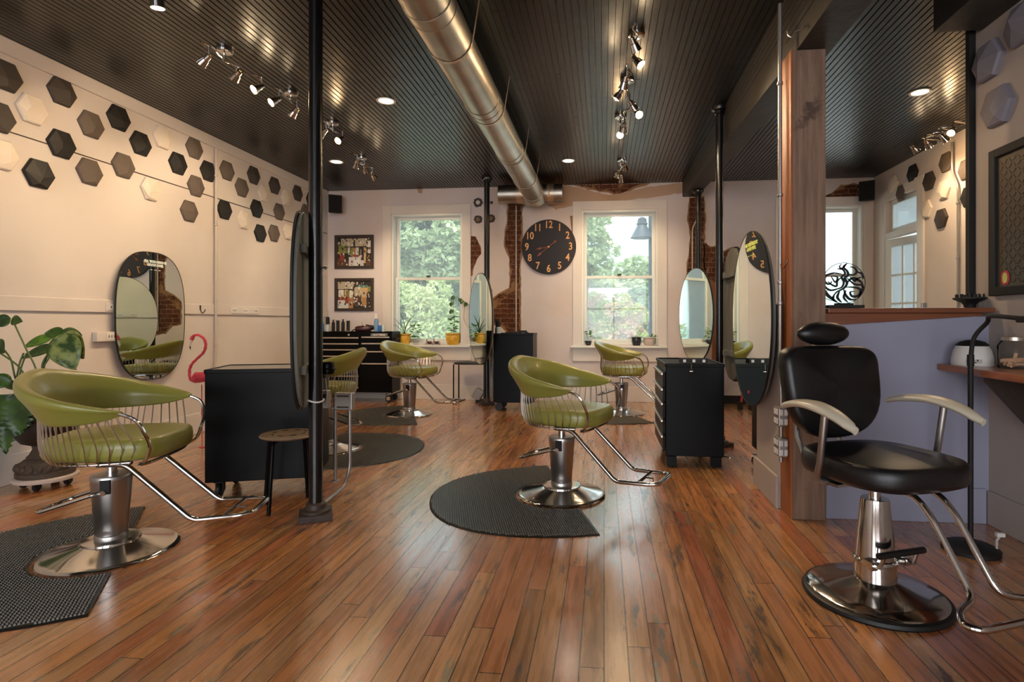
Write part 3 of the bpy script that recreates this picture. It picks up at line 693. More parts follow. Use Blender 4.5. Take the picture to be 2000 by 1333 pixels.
floor_mat('black ribbed rubber mat under the chair in front of the drawer chest', (-2.52, 6.98), 22.6, copy=m0)
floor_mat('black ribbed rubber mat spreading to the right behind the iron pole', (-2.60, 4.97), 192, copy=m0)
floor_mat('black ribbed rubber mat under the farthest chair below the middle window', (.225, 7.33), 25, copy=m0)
# ================================================================ LETTERING
from mathutils import Vector, Matrix, Euler
def letters(body, size, mat, parent, loc, rot, name='lettering', ext=.001, align='CENTER', bold=0.0, sx=1.0):
    cu = bpy.data.curves.new('f', 'FONT'); cu.body = body; cu.size = size; cu.extrude = ext; cu.align_x = align; cu.align_y = 'CENTER'; cu.offset = bold; cu.resolution_u = 3; cu.space_line = .95
    ob = bpy.data.objects.new('f', cu); COL.objects.link(ob); bpy.context.view_layer.update()
    me = bpy.data.meshes.new_from_object(ob.evaluated_get(bpy.context.evaluated_depsgraph_get()))
    bpy.data.objects.remove(ob); bpy.data.curves.remove(cu); me.name = name; me.materials.clear(); me.materials.append(mat)
    o = bpy.data.objects.new(name, me); COL.objects.link(o); o.parent = parent; o.location = loc; o.rotation_euler = rot; o.scale = (sx, 1, 1)
    return o
# ================================================================ IRON POLES
def pole(x, y, r, top, label, base='square', cap=True):
    t = thing('iron_pole', label, 'pole', (x, y, 0))
    b = MB(); b.tube([(0, 0, .045), (0, 0, top)], r, 20); b.build('shaft', M['pole'], t)
    b = MB()
    if base == 'square': b.box((0, 0, .02), (.19, .19, .04), rz=R(28)); 
    b.lathe([(r+.045, .038 if base == 'square' else 0), (r+.045, .055), (r+.02, .062), (r+.016, .09), (r+.004, .10)], n=24); b.build('base_plate', M['rust'], t, smooth=True, bevel=.003)
    if cap:
        b = MB(); b.lathe([(r+.002, top-.075), (r+.012, top-.07), (r+.012, top-.045), (r+.035, top-.03), (r+.04, top-.012), (r+.04, top)], n=24); b.build('collar', M['pole'], t)
    return t
p1 = pole(-1.76, 3.23, .041, ZC, 'black iron pole nearest the camera, with a bolted square foot', cap=False)
b = MB(); b.tube([(cos(a)*.046, sin(a)*.046, .72+.006*sin(a*2)) for a in [2*pi*k/24 for k in range(24)]], .005, 6, closed=True); b.build('cable_tie', M['white'], p1)
b = MB(); b.tube([(.04, 0, 1.535), (.075, 0, 1.535)], .006, 8); b.lathe([(.013, .06), (.013, .07)], (0, 0, 1.535), 8, axis='x'); b.build('bolt', M['brushed'], p1)
pole(-1.69, 7.88, .040, ZC, 'black iron pole at the back beside the left window and the narrow oval mirror')
pole(1.113, 5.51, .036, ZC, 'black iron pole with a bronze collar behind the black tool chest on the right')
pole(1.30, 7.84, .036, 3.03, 'thin black iron pole under the far end of the ceiling beam')
# ================================================================ MIRRORS
def oval(n=64, e=2.35, w=.415, h=.62): return superell(w, h, n, e)
def mirror(label, c, nrm, w=.415, h=.62, e=2.35, brackets=True, text=None, tmat='text', lean=0.0, backing=True):
    th = math.atan2(nrm[0], -nrm[1])
    t = thing('oval_mirror', label, 'mirror', c, th); t.rotation_euler = (lean, 0, th)
    b = MB(); b.slab(oval(72, e, w-.004, h-.004), lambda x, z, q: (x, q, z), .004, -.004); g = b.build('mirror_glass', M['mirror'], t, smooth=False)
    b = MB(); P0 = oval(72, e, w, h); P1 = oval(72, e, w-.006, h-.006)
    b.rings([[(x, -.0055, z) for x, z in P1], [(x, -.0055, z) for x, z in P0], [(x, .008, z) for x, z in P0], [(x, .008, z) for x, z in P1]], cap=False, closed=True); b.build('rim', M['blackm'], t, smooth=False)
    if backing:
        b = MB(); b.slab(oval(64, e, w-.012, h-.012), lambda x, z, q: (x, q, z), .009, .03); b.build('backing_board', M['mback'], t, smooth=False, bevel=.004)
        if brackets:
            for z in (.36*h/.62, -.36*h/.62):
                b = MB(); b.box((0, .045, z), (w*1.3, .03, .05)); b.box((0, .075, z), (.07, .05, .05)); b.build('bracket', M['mback'], t, smooth=False, bevel=.003)
    if text:
        letters('ALL YOU NEED IS\nGOOD HAIR', .034, M[tmat], t, (0.03, -.0065, h*.82), (pi/2, 0, 0), bold=.0012)
        b = MB()
        for k in (-1, 0, 1): b.box((k*.05+.03, -.0062, h*.72), (.022, .001, .006))
        b.build('lettering_marks', M[tmat], t, smooth=False)
    return t
a0 = on_x(222, 617, XL+.045); a1 = on_x(358, 617, XL+.045); mt = on_x(290, 492, XL+.045); mb_ = on_x(290, 742, XL+.045)
m1 = mirror('large stadium-shaped mirror hung flat on the long left wall', (XL+.058, (a0[1]+a1[1])/2, (mt[2]+mb_[2])/2), (1, 0), abs(a1[1]-a0[1])/2, (mt[2]-mb_[2])/2, 2.7, text=True, brackets=False)
mirror('oval mirror on the nearest iron pole, seen nearly edge-on from behind', (-1.897, 3.305, 1.275), (-.925, -.38), brackets=True)
z2 = on_d(938, 623, 7.5); mirror('narrow-looking oval mirror at the back left, reflecting the left window', (z2[0], z2[1], z2[2]), (-.834, -.551), w=.44, e=2.1)
z2 = on_d(1358, 616, 7.28); mirror('oval mirror above the right-hand black tool chest, reflecting the middle window', (z2[0], z2[1], z2[2]), (-.942, -.336), w=.45, e=2.1)
mirror('oval mirror facing away behind the bronze-collared pole, dark back showing', (1.20, 5.27, 1.275), (1, -.02), e=2.6)
z2 = on_d(1483, 623, 4.05); ma = mirror('oval mirror on the low wall stub beside the timber post, reflecting the clock', (1.035, 4.06, z2[2]), (-.999, -.045), w=.445, e=2.1, text=True, tmat='texty', brackets=False)
letters('\u2022', .09, M['pink'], ma, (-.03, -.0065, -.53), (pi/2, 0, 0), 'sticker')
# ================================================================ TOOL CHESTS
def caster(b, x, y, r=.045, w=.03, a=0.0):
    b.lathe([(r*.55, -w/2), (r*.9, -w/2), (r, -w*.3), (r, w*.3), (r*.9, w/2), (r*.55, w/2)], (x, y, r), 16, axis='y')
    b.box((x, y, r*2+.006), (r*1.5, w*1.8, .012)); b.box((x+r*.2, y-w*.75, r*1.4), (r*.9, .004, r*1.3)); b.box((x+r*.2, y+w*.75, r*1.4), (r*.9, .004, r*1.3))
def chest(label, loc, rz, w, dp, z0, z1, drawers, cat='tool chest', front='-y', handles=None, legs=False, name='tool_chest'):
    """front face looks along local -Y; w across, dp deep; drawers = list of (x0,x1,[z tops])"""
    t = thing(name, label, cat, loc, rz)
    b = MB(); b.b2(0, w, .012, dp, z0, z1); b.build('cabinet_body', M['black'], t, smooth=False, bevel=.006)
    b = MB(); b.b2(.01, w-.01, .02, dp-.01, z1, z1+.004); b.build('top_mat', M['blackm'], t, smooth=False)
    b = MB(); b.b2(-.004, w+.004, 0.004, .016, z1-.012, z1+.016); b.b2(-.004, w+.004, dp-.008, dp+.004, z1-.012, z1+.016); b.b2(-.004, .008, .016, dp-.008, z1-.012, z1+.016); b.b2(w-.008, w+.004, .016, dp-.008, z1-.012, z1+.016); b.build('top_rim', M['black'], t, smooth=False, bevel=.003)
    for x0, x1, zs in drawers:
        for i in range(len(zs)-1):
            d = MB(); d.b2(x0, x1, -.008, .012, zs[i+1]+.004, zs[i]-.004); dr = d.build('drawer', M['black'], t, smooth=False, bevel=.003)
            hd = MB(); hd.b2(x0+.004, x1-.004, -.024, -.008, zs[i]-.028, zs[i]-.008); hd.build('drawer_pull', M['alu'], dr, smooth=False, bevel=.003)
    for x in (.07, w-.07):
        for y in (.07, dp-.07):
            b = MB(); caster(b, x, y, min(.055, z0/2-.006)); b.build('caster', M['castr'], t)
    return t
t2w = 1.225; t2 = chest('wide black two-column drawer chest with aluminium pulls against the back wall, left', (-4.37, 7.95, 0), 0, t2w, .35, .15, 1.045, [(.03, .72, [.985, .895, .805, .708, .595, .41, .24, .16]), (.76, 1.20, [.995, .90, .78, .60, .30])])
b = MB(); b.box((1.03, -.0, 1.013), (.25, .01, .036)); pl = b.build('name_plate', M['white'], t2, smooth=False); b = MB(); b.box((1.03, -.0055, 1.013), (.24, .002, .029)); b.build('plate_face', M['blackm'], pl, smooth=False)
letters('CRAFTSMAN', .036, M['white'], t2, (1.03, -.0075, 1.012), (pi/2, 0, 0), bold=.001)
b = MB(); b.tube([(t2w, .08, .95), (t2w+.03, .08, .95), (t2w+.03, .25, .95), (t2w, .25, .95)], .010, 8); b.build('side_handle', M['black'], t2)
b = MB(); b.lathe([(.016, -.006), (.016, .004)], (.56, 0, 1.013), 12, axis='y'); b.build('lock', M['chrome'], t2)
b = MB(); b.lathe([(.03, 0), (.035, .004), (.03, .008)], (t2w-.07, .045, .06), 16, axis='y'); b.build('hub_cap', M['chrome'], t2)
# left foreground chest (closed side towards the viewer)
t1 = chest('tall plain black tool chest behind the wooden stool, left of the iron pole', (-2.04+.05, 3.67+.016, 0), R(17.6)+pi/2, .47, .72, .115, .865, [], front='x')
# its local x runs away from the viewer; drawers sit on the far side
b = MB(); b.b2(.0, .47, .0, .72, .869, .874); b.build('grey_top', M['conduit'], t1, smooth=False)
b = MB(); b.tube([(0.2, .73, .80), (.2, .77, .80), (.4, .77, .80), (.4, .73, .80)], .01, 8); b.build('side_handle', M['black'], t1)
# right chest: drawers look to the left (-X)
t4 = chest('black rolling tool chest at centre right, drawers facing left', (.492, 5.40, 0), -pi/2, .78, .48, .10, .845, [(.03, .75, [.79, .66, .54, .40, .27, .13])])
b = MB()
for x in (.69, .76):
    pass
b.b2(.70, .775, .02, .10, .012, .10); b.build('leg', M['black'], t4, smooth=False, bevel=.004); b = MB(); b.b2(.70, .775, .38, .46, .012, .10); b.build('leg', M['black'], t4, smooth=False, bevel=.004)
b = MB(); b.tube([(.7, .48, .095), (.72, .52, .09), (.735, .53, .085)], .006, 6); b.lathe([(.001, .088), (.022, .09), (.022, .095), (.001, .097)], (.735, .535, 0), 12); b.build('brake_pedal', M['chrome'], t4)
h_ = thing('tool_holder', 'black clip-on tool holder with white squares on top of the right tool chest', 'holder', (.73, 4.64, .884))
b = MB(); b.box((0, .02, .0), (.22, .08, .04)); b.build('tray', M['blackm'], h_, smooth=False, bevel=.003)
b = MB()
for x in (-.075, 0, .08): b.box((x, -.022, .0), (.022, .003, .022))
b.build('square_marks', M['white'], h_, smooth=False)
b = MB(); b.tube([(-.02, -.022, -.02), (-.02, -.026, -.07)], .003, 5); b.ball((-.02, -.026, -.085), .012, 8, 1.6, .4, .7); b.build('hanging_clip', M['chrome'], h_)
t3 = chest('black tool cart beside the narrow oval mirror at the back, seen from the side', (-1.487, 7.32, 0), 0, .54, .46, .12, 1.035, [])
b = MB(); b.b2(-.05, -.012, .03, .06, .15, .98); b.tube([(-.03, .05, .14), (-.03, .05, .99)], .012, 8); b.build('side_rail', M['chrome'], t3, smooth=False)
cart = thing('rolling_cart', 'black rolling cart mostly hidden behind the low wall stub', 'cart', (1.235, 4.40, 0)); b = MB(); b.b2(0, .42, 0, .4, .16, .8); b.build('cabinet_body', M['black'], cart, smooth=False, bevel=.005)
for x in (.03, .39):
    for y in (.05, .35): b = MB(); caster(b, x, y, .05, .028); b.build('caster', M['chrome'], cart)
# ================================================================ STOOLS
st = thing('round_stool', 'low stool with a round perforated wooden seat and black legs beside the iron pole', 'stool', (-2.045, 3.42, 0))
M['stoolseat'] = mat_wood('stool_seat', '#6E5A45', '#7D6850', 8, 40, 8, .5, .1)
b = MB(); b.lathe([(.001, .455), (.155, .455), (.172, .46), (.178, .468), (.172, .476), (.155, .478), (.001, .476)], n=48); s_ = b.build('seat', M['stoolseat'], st)
b = MB()
for k in range(8): a = 2*pi*k/8; b.box((cos(a)*.10, sin(a)*.10, .4785), (.035, .008, .003), rz=a+pi/2)
b.build('slots', M['blackm'], s_, smooth=False)
for k in range(4):
    a = R(-98)+k*pi/2; b = MB(); b.tube([(cos(a)*.06, sin(a)*.06, .452), (cos(a)*.135, sin(a)*.135, .445), (cos(a)*.15, sin(a)*.15, .425), (cos(a)*.185, sin(a)*.185, .0)], .0125, 10); b.build('leg', M['black'], st)
s2 = thing('square_stool', 'black four-legged stool under the narrow oval mirror at the back wall', 'stool', (-1.98, 8.12, 0))
b = MB(); cushion(b, -.25, .25, .17, .575, .605, 4, .01, 32); b.build('seat', M['blackv'], s2)
for x in (-.23, .23):
    for y in (-.15, .15): b = MB(); b.tube([(x, y, 0), (x, y, .58)], .010, 8); b.build('leg', M['black'], s2)
gb = thing('grey_speaker_box', 'small tilted grey box on the floor under the back stool', 'box', (-1.88, 8.16, 0)); b = MB(); b.box((0, 0, .12), (.13, .10, .16), ry=R(30)); bb = b.build('shell', M['conduit'], gb, smooth=False, bevel=.01); b = MB(); b.box((.03, 0, .02), (.12, .12, .04)); b.build('foot', M['blackm'], gb, smooth=False)
# ================================================================ AIR DUCT
dt = thing('ventilation_duct', 'round galvanised air duct running under the ceiling to a cross piece', 'duct', (-.99, 8.0, 3.02))
b = MB(); pr = [(.145, -9.5)]; yy = -9.5
for y in (-7.2, -6.03, -5.0, -3.6, -2.3, -1.15): pr += [(.145, y-.012), (.1495, y-.008), (.1495, y+.03), (.145, y+.034), (.145, y+.10), (.148, y+.103), (.148, y+.115), (.145, y+.118)]
pr += [(.145, -.42)]
b.lathe(pr, n=48, axis='y', cap=False); b.build('main_pipe', M['galv'], dt)
b = MB(); rings = []
for k in range(7):
    a = k/6*R(42); c = (0, -.42+sin(a)*.36, -(1-cos(a))*.36); rings.append([(.147*cos(q), c[1]+sin(q)*.147*sin(a), c[2]+.147*sin(q)*cos(a)) for q in [2*pi*j/40 for j in range(40)]])
b.rings(rings); b.build('elbow', M['galv'], dt, ang=10)
b = MB(); b.lathe([(.135, -.56), (.14, -.56), (.14, -.3), (.143, -.3), (.143, -.16), (.14, -.16), (.14, .16), (.143, .16), (.143, .27), (.14, .27), (.14, .385), (.145, .39), (.128, .39)], (0, .10, .075), 40, axis='x', cap=True); b.build('cross_pipe', M['galv'], dt)
M['tape'] = P('foil_tape', '#C9B39A', rough=.35, metal=.8, bump=.6, bscale=30)
for x in (-.24, .21): b = MB(); b.lathe([(.1445, -.05), (.1452, 0), (.1445, .05)], (x, .10, .075), 40, axis='x', cap=False); b.build('foil_tape', M['tape'], dt)
for py_, yy_ in ((6, -4.52), (138, -3.38), (235, -2.15), (291, -1.15)):
    b = MB(); P_ = [(.155, yy_, .0)]+[(.152*cos(a), yy_, .152*sin(a)) for a in [-.2-2.8*k/16 for k in range(17)]]
    path = [(.19, yy_+.02, ZC-3.02), (.172, yy_, .12), (.153, yy_, .0)]+[(.151*cos(a), yy_, .151*sin(a)) for a in [-k*pi/14 for k in range(1, 15)]]+[(-.153, yy_, .10)]
    rings = [[(p[0]*1.0, p[1]-.012, p[2]), (p[0]*1.0, p[1]+.012, p[2]), (p[0]*1.012, p[1]+.012, p[2]*1.012), (p[0]*1.012, p[1]-.012, p[2]*1.012)] for p in path]
    b.rings(rings); b.build('hanger_strap', M['tape'], dt, smooth=False)
# ================================================================ LIGHTS
lights = bpy.data.lights
def spot_light(parent, loc, dirv, power, size=80, color=(1, .74, .47), rad=.03, blend=.6):
    l = lights.new('spot', 'SPOT'); l.energy = power; l.spot_size = R(size); l.spot_blend = blend; l.color = color; l.shadow_soft_size = rad
    o = bpy.data.objects.new('spot_light', l); COL.objects.link(o); o.parent = parent; o.location = loc
    o.rotation_euler = Vector(dirv).to_track_quat('-Z', 'Y').to_euler(); return o
def lamp_head(parent, top, dirv, power, length=.085, r=.036, size=85):
    """one adjustable spotlight head hanging at 'top' (local)"""
    d = Vector(dirv).normalized(); q = d.to_track_quat('Z', 'Y'); e = q.to_euler()
    piv = Vector(top)+Vector((0, 0, -.075))
    b = MB(); b.tube([tuple(top), tuple(piv)], .006, 8); b.ball(tuple(piv), .011, 8)
    b.lathe([(.006, 0), (.018, .001), (.02, .03), (.018, .035)], n=16); 
    n0 = len(b.v)-64
    b = MB(); b.tube([(top[0], top[1], top[2]), tuple(piv)], .006, 8); b.ball(tuple(piv), .011, 8); arm = b.build('lamp_arm', M['chrome'], parent)
    b = MB(); b.lathe([(.008, -.01), (.019, -.008), (.021, .03), (.026, .034), (r, length), (r*.93, length), (.022, .04)], n=24, cap=False)
    for k in range(5): a = 2*pi*k/5; b.tube([(cos(a)*.023, sin(a)*.023, .03), (cos(a)*(r+.003), sin(a)*(r+.003), length)], .0025, 5)
    hd = b.build('lamp_head', M['chrome'], parent, loc=tuple(piv), rot=tuple(e))
    b = MB(); b.lathe([(.001, length-.010), (r*.9, length-.012), (r*.9, length-.008), (.001, length-.004)], n=20); b.build('lamp_bulb', M['bulb'], hd)
    pos = piv+d*(length+.012)
    spot_light(parent, tuple(pos), dirv, power, size)
    gl = lights.new('glow', 'POINT'); gl.energy = 1.6; gl.color = (1, .72, .42); gl.shadow_soft_size = .02
    g = bpy.data.objects.new('bulb_glow', gl); COL.objects.link(g); g.parent = parent; g.location = tuple(piv+d*(length+.03)+Vector((0, 0, .0)))
def track(label, can_px, heads, dirs, power, x_off=0.0, drop=.10, wav=.05):
    c = on_z(can_px[0], can_px[1], ZC-.02); t = thing('track_light', label, 'ceiling light', (c[0], c[1], ZC))
    b = MB(); b.lathe([(.06, 0), (.062, -.012), (.058, -.03), (.045, -.034), (.001, -.034)][::-1], n=32); b.tube([(0, 0, -.03), (0, 0, -drop)], .007, 8); b.build('canopy', M['chrome'], t)
    H_ = [on_z(px, py, ZC-drop-.13) for px, py in heads]; L = [(h[0]-c[0], h[1]-c[1], -drop) for h in H_]
    ys = sorted([p[1] for p in L]+[0.0]); y0, y1 = ys[0]-.06, ys[-1]+.06; pts = []
    xm = lambda y: sum(p[0] for p in L)/len(L)*(1 if len(L) > 1 else .5)
    N = 24
    for k in range(N+1):
        y = lerp(y0, y1, k/N); best = min(L, key=lambda p: abs(p[1]-y)); w = max(0, 1-abs(best[1]-y)/.16); w0 = max(0, 1-abs(y)/.16)
        pts.append((best[0]*w*(1-w0)+wav*sin((y-y0)/(y1-y0)*2*pi)*(1-w)*(1-w0), y, -drop))
    b = MB(); b.tube(pts, .0065, 8); b.tube([(p[0]+.012*sin(i*.5), p[1], p[2]+.004) for i, p in enumerate(pts)], .0035, 5); b.build('wavy_rail', M['chrome'], t)
    for p, d_ in zip(L, dirs): lamp_head(t, p, d_, power)
    return t
LW = (-1, .0, -.62)
PW = 44
track('wavy chrome track light nearest the camera in the left row', (438, 100), [(408, 125), (468, 155), (512, 182)], [(-1, .1, -.75), (-1, .5, -.5), (-.5, -.8, -.7)], PW*.65)
track('wavy chrome track light in the left row, just left of the iron pole', (568, 183), [(545, 206), (580, 225)], [(-.6, -.8, -.75), (-.9, .3, -.75)], PW)
track('wavy chrome track light in the left row, just right of the iron pole', (650, 241), [(637, 265), (669, 280)], [(-1, .2, -.7), (-.3, -1, -.8)], PW)
track('short three-headed track light at the far end of the left row', (707, 309), [(697, 324), (712, 333), (727, 347)], [(-.6, .6, -1), (-.1, .8, -1), (.2, .9, -.9)], PW)
track('track light nearest the camera in the middle row', (1243, 68), [(1234, 92), (1238, 128)], [(.5, .6, -1), (.7, -.3, -.9)], PW)
track('second track light from the camera in the middle row', (1225, 158), [(1222, 165), (1214, 190), (1230, 211)], [(-.3, .6, -1), (-.7, .1, -1), (.6, .5, -.8)], PW)
track('third track light from the camera in the middle row', (1212, 229), [(1242, 230), (1220, 253), (1212, 270)], [(.4, -.9, -.8), (-.2, .7, -1), (-.1, -1, -.7)], PW)
track('short track light nearest the windows in the middle row', (1215, 314), [(1219, 330), (1208, 343), (1213, 352)], [(.3, .8, -1), (-.5, .8, -1), (0, .9, -1)], PW*.8)
track('chrome track light over the far right space, seen above the half wall', (1838, 262), [(1862, 262), (1838, 275), (1808, 286), (1781, 295)], [(-.7, -.6, -.9), (.7, 0, -.8), (.6, .3, -.8), (.8, .2, -.8)], PW*.4)
# near single ceiling spot at the top left
c = on_z(300, 4, ZC-.2); t = thing('spotlight', 'single chrome ceiling spotlight at the top left of the photo', 'ceiling light', (c[0], c[1], ZC))
b = MB(); b.lathe([(.001, -.002), (.05, 0), (.05, -.03), (.012, -.035), (.012, -.10)][::-1], n=28); b.build('canopy', M['chrome'], t)
b = MB(); b.lathe([(.03, -.06), (.032, -.1), (.040, -.22), (.037, -.222), (.036, -.19)], n=28, cap=False); hd = b.build('lamp_head', M['chrome'], t, rot=(R(8), 0, 0)); b = MB(); b.lathe([(.001, -.212), (.037, -.21)], n=24); b.build('lamp_bulb', M['led'], hd); spot_light(t, (0, -.02, -.24), (0, .1, -1), 25, 100)
def downlight(px, py, label, p=30):
    c = on_z(px, py, ZC-.003); t = thing('recessed_light', label, 'ceiling light', (c[0], c[1], ZC))
    b = MB(); b.lathe([(.085, 0), (.09, -.004), (.088, -.008), (.070, -.008), (.066, -.002)], n=36); b.build('trim_ring', M['white'], t)
    b = MB(); b.lathe([(.001, -.006), (.067, -.004)], n=32); b.build('lens', M['led'], t); spot_light(t, (0, 0, -.02), (0, 0, -1), p, 130, (1, .84, .64), .06)
downlight(754, 197, 'recessed ceiling light left of the duct'); downlight(657, 316, 'recessed ceiling light at the back left, behind the pole', 15)
downlight(1110, 314, 'recessed ceiling light right of the duct end'); downlight(1797, 180, 'recessed ceiling light over the far right space')
# ================================================================ HEXAGONAL WALL TILES
def hexa(name, mat, s, seed, th=.03):
    r = random.Random(seed); b = MB(); P0 = [(s*cos(pi/3*k), s*sin(pi/3*k)) for k in range(6)]; k1 = .93
    vs = [(-.003, y, z) for y, z in P0]+[(th*.55, y, z) for y, z in P0]+[(th*.85, y*k1, z*k1) for y, z in P0]
    ap = (th*1.5, r.uniform(-.35, .35)*s, r.uniform(-.3, .3)*s); ap2 = (th*1.35, ap[1]+r.uniform(-.25, .25)*s, ap[2]-.4*s); vs += [ap, ap2]
    fs = [tuple(range(5, -1, -1))]
    for k in range(6): l = (k+1) % 6; fs += [(k, l, 6+l, 6+k), (6+k, 6+l, 12+l, 12+k)]
    for k in range(6):
        l = (k+1) % 6; mid = (P0[k][1]+P0[l][1])/2; q = 18 if mid > -.2*s else 19; fs.append((12+k, 12+l, q))
    fs += [(12+3, 19, 18), (12+0, 18, 19)]
    return b.add(vs, fs)
ORD = ['first', 'second', 'third', 'fourth', 'fifth', 'sixth', 'seventh', 'eighth', 'ninth', 'tenth', 'eleventh', 'twelfth', 'thirteenth', 'fourteenth', 'fifteenth', 'sixteenth', 'seventeenth', 'eighteenth']
TN = {'k': 'black', 'w': 'white', 'g': 'mid-grey', 'd': 'dark grey'}
def hexes(lst, X, side, where, grp, s=.123, mirror=False):
    for j, (px, py, tn) in enumerate(sorted(lst, key=lambda q: q[0])):
        same = sorted([q for q in lst if q[2] == tn], key=lambda q: q[0]); k = same.index((px, py, tn))
        p = on_x(px, py, X); o = hexa('hexagon_tile', None, s, int(px*7+py)).build('hexagon_tile', M['hex'+tn], None, smooth=False, loc=p)
        if side < 0: o.rotation_euler = (0, 0, pi)
        lb = '%s hexagon tile %s, %s %s one from the left' % (TN[tn], where, ORD[k], TN[tn]) if len(same) > 1 else 'the only %s hexagon tile %s' % (TN[tn], where)
        tag(o, lb, 'wall tile', grp)
HL = [(8, 148, 'd'), (60, 214, 'w'), (-6, 228, 'd'), (119, 180, 'd'), (176, 244, 'g'), (230, 231, 'k'), (118, 282, 'k'), (74, 340, 'k'), (173, 336, 'g'), (239, 324, 'g'), (0, 302, 'w'), (273, 281, 'k'), (316, 269, 'w'), (293, 370, 'w'), (378, 290, 'g'), (346, 320, 'k'), (405, 335, 'k'), (381, 364, 'g'), (368, 413, 'g'), (442, 334, 'g'), (471, 367, 'g'), (494, 343, 'd'), (437, 410, 'k'), (514, 378, 'w'), (500, 408, 'k'), (475, 430, 'w'), (535, 363, 'd'), (544, 414, 'g'), (558, 387, 'w'), (580, 378, 'd'), (507, 456, 'k'), (534, 456, 'g'), (561, 453, 'w'), (596, 414, 'g'), (606, 391, 'k'), (603, 476, 'k')]
hexes(HL, XL, 1, 'on the long left wall', 'hexagon tiles on the left wall')
HR = [(1746, 360, 'w'), (1784, 339, 'k'), (1762, 377, 'g'), (1816, 354, 'd'), (1849, 317, 'g'), (1845, 371, 'w'), (1888, 331, 'g'), (1893, 384, 'k'), (1811, 409, 'w'), (1840, 427, 'd')]
hexes(HR, XR, -1, 'on the far right wall', 'hexagon tiles on the far right wall')
M['hexv'] = P('lilac_tile', '#77727A', rough=.6)
for (px, py, q) in [(1936, 119, 'upper grey faceted hexagon tile high on the near right wall'), (1954, 208, 'lower grey faceted hexagon tile on the near right wall above the framed panel'), (2003, 45, 'pale faceted hexagon tile cut by the top right edge of the photo')]:
    p = on_x(px, py, XN); o = hexa('hexagon_tile', None, .125, int(px), .045).build('hexagon_tile', M['hexv'], None, smooth=False, loc=p, rot=(0, 0, pi)); tag(o, q, 'wall tile', 'hexagon tiles on the near right wall')
# ================================================================ BROKEN PLASTER AND EXPOSED BRICK ON THE BACK WALL
def ragged(poly, amp, seed, step=.05):
    r = random.Random(seed); out = []; n = len(poly)
    for i in range(n):
        a, c = poly[i], poly[(i+1) % n]; L = math.hypot(c[0]-a[0], c[1]-a[1]); k = max(1, int(L/step))
        for j in range(k): t = j/k; out.append((lerp(a[0], c[0], t)+r.uniform(-amp, amp), lerp(a[1], c[1], t)+r.uniform(-amp, amp)))
    return out
def grow(poly, g):
    cx = sum(p[0] for p in poly)/len(poly); n = len(poly); out = []
    area = sum(poly[i][0]*poly[(i+1) % n][1]-poly[(i+1) % n][0]*poly[i][1] for i in range(n)); sg = 1 if area > 0 else -1
    for i in range(n):
        a, p, c = poly[i-1], poly[i], poly[(i+1) % n]; d = (c[0]-a[0], c[1]-a[1]); l = math.hypot(*d) or 1
        out.append((p[0]+d[1]/l*g*sg, p[1]-d[0]/l*g*sg))
    return out
def patch(label, pix, seed, rim=.022, mat='brick', amp=.008, name='exposed_brick', cat='brick patch', rimmat='edge'):
    poly = [(q[0], q[2]) for q in [on_y(px, py, YB) for px, py in pix]]; zmax = ZC-.002
    poly = [(x, min(z, zmax)) for x, z in poly]
    t = thing(name, label, cat, (poly[0][0], YB, 0)); x0 = poly[0][0]
    rg = ragged(poly, amp, seed)
    clampz = lambda L: [(x, min(z, zmax)) for x, z in L]
    if rim:
        b = MB(); b.slab(clampz(ragged(grow(poly, rim), amp*1.3, seed+1)), lambda x, z, q: (x-x0, q, z), -.002, .001); b.build('plaster_edge', M[rimmat], t, smooth=False)
    b = MB(); b.slab(clampz(rg), lambda x, z, q: (x-x0, q, z), -.0045, .001); b.build('brickwork' if mat == 'brick' else 'bare_plaster', M[mat], t, smooth=False)
    return t
patch('tall ragged strip of exposed brick between the left window and the clock', [(993, 378), (1019, 378), (1021, 396), (1018, 411), (1019, 451), (1017, 478), (1016, 499), (1014, 523), (1015, 565), (1014, 588), (1015, 632), (1014, 655), (995, 652), (979, 636), (962, 634), (960, 588), (975, 576), (995, 565), (998, 547), (996, 502), (988, 480), (987, 461), (992, 437), (993, 413)], 1)
patch('ragged exposed brick patch at the right edge of the left window casing', [(917, 462), (929, 462), (938, 485), (939, 495), (931, 507), (925, 520), (922, 538), (917, 541)], 2, .008)
patch('torn patch of brick under the ceiling above the middle window', [(1118, 352), (1270, 352), (1262, 360), (1240, 363), (1222, 374), (1203, 380), (1190, 372), (1172, 372), (1150, 367), (1130, 360)], 3, .03)
patch('bare tan plaster band below the ceiling right of the duct end', [(1058, 362), (1100, 358), (1128, 366), (1190, 382), (1262, 366), (1338, 356), (1338, 376), (1262, 387), (1180, 396), (1125, 401), (1085, 410), (1062, 396)], 4, 0, 'tan', name='bare_plaster_patch', cat='plaster patch')
patch('brick column patch behind the thin iron pole at the beam end', [(1347, 388), (1374, 385), (1376, 420), (1374, 480), (1375, 540), (1342, 540), (1345, 505), (1350, 462), (1345, 430)], 5, .018)
patch('wide exposed brick patch behind the bronze-collared pole', [(1377, 474), (1388, 484), (1400, 482), (1415, 492), (1432, 484), (1446, 496), (1452, 520), (1450, 640), (1377, 640)], 6, .02)
patch('bare brick and lath above the right window beside the timber post', [(1600, 386), (1629, 376), (1644, 364), (1668, 361), (1700, 363), (1700, 386)], 7, .02)
patch('small tan plaster chip under the ceiling above the left window', [(815, 368), (826, 368), (825, 377), (817, 377)], 8, 0, 'tan', name='bare_plaster_patch', cat='plaster patch')
patch('thin vertical plaster crack between the clock and the middle window', [(1113, 422), (1119, 422), (1118, 447), (1121, 455), (1117, 458), (1116, 446)], 9, 0, 'edge', .003, name='plaster_crack', cat='plaster patch')
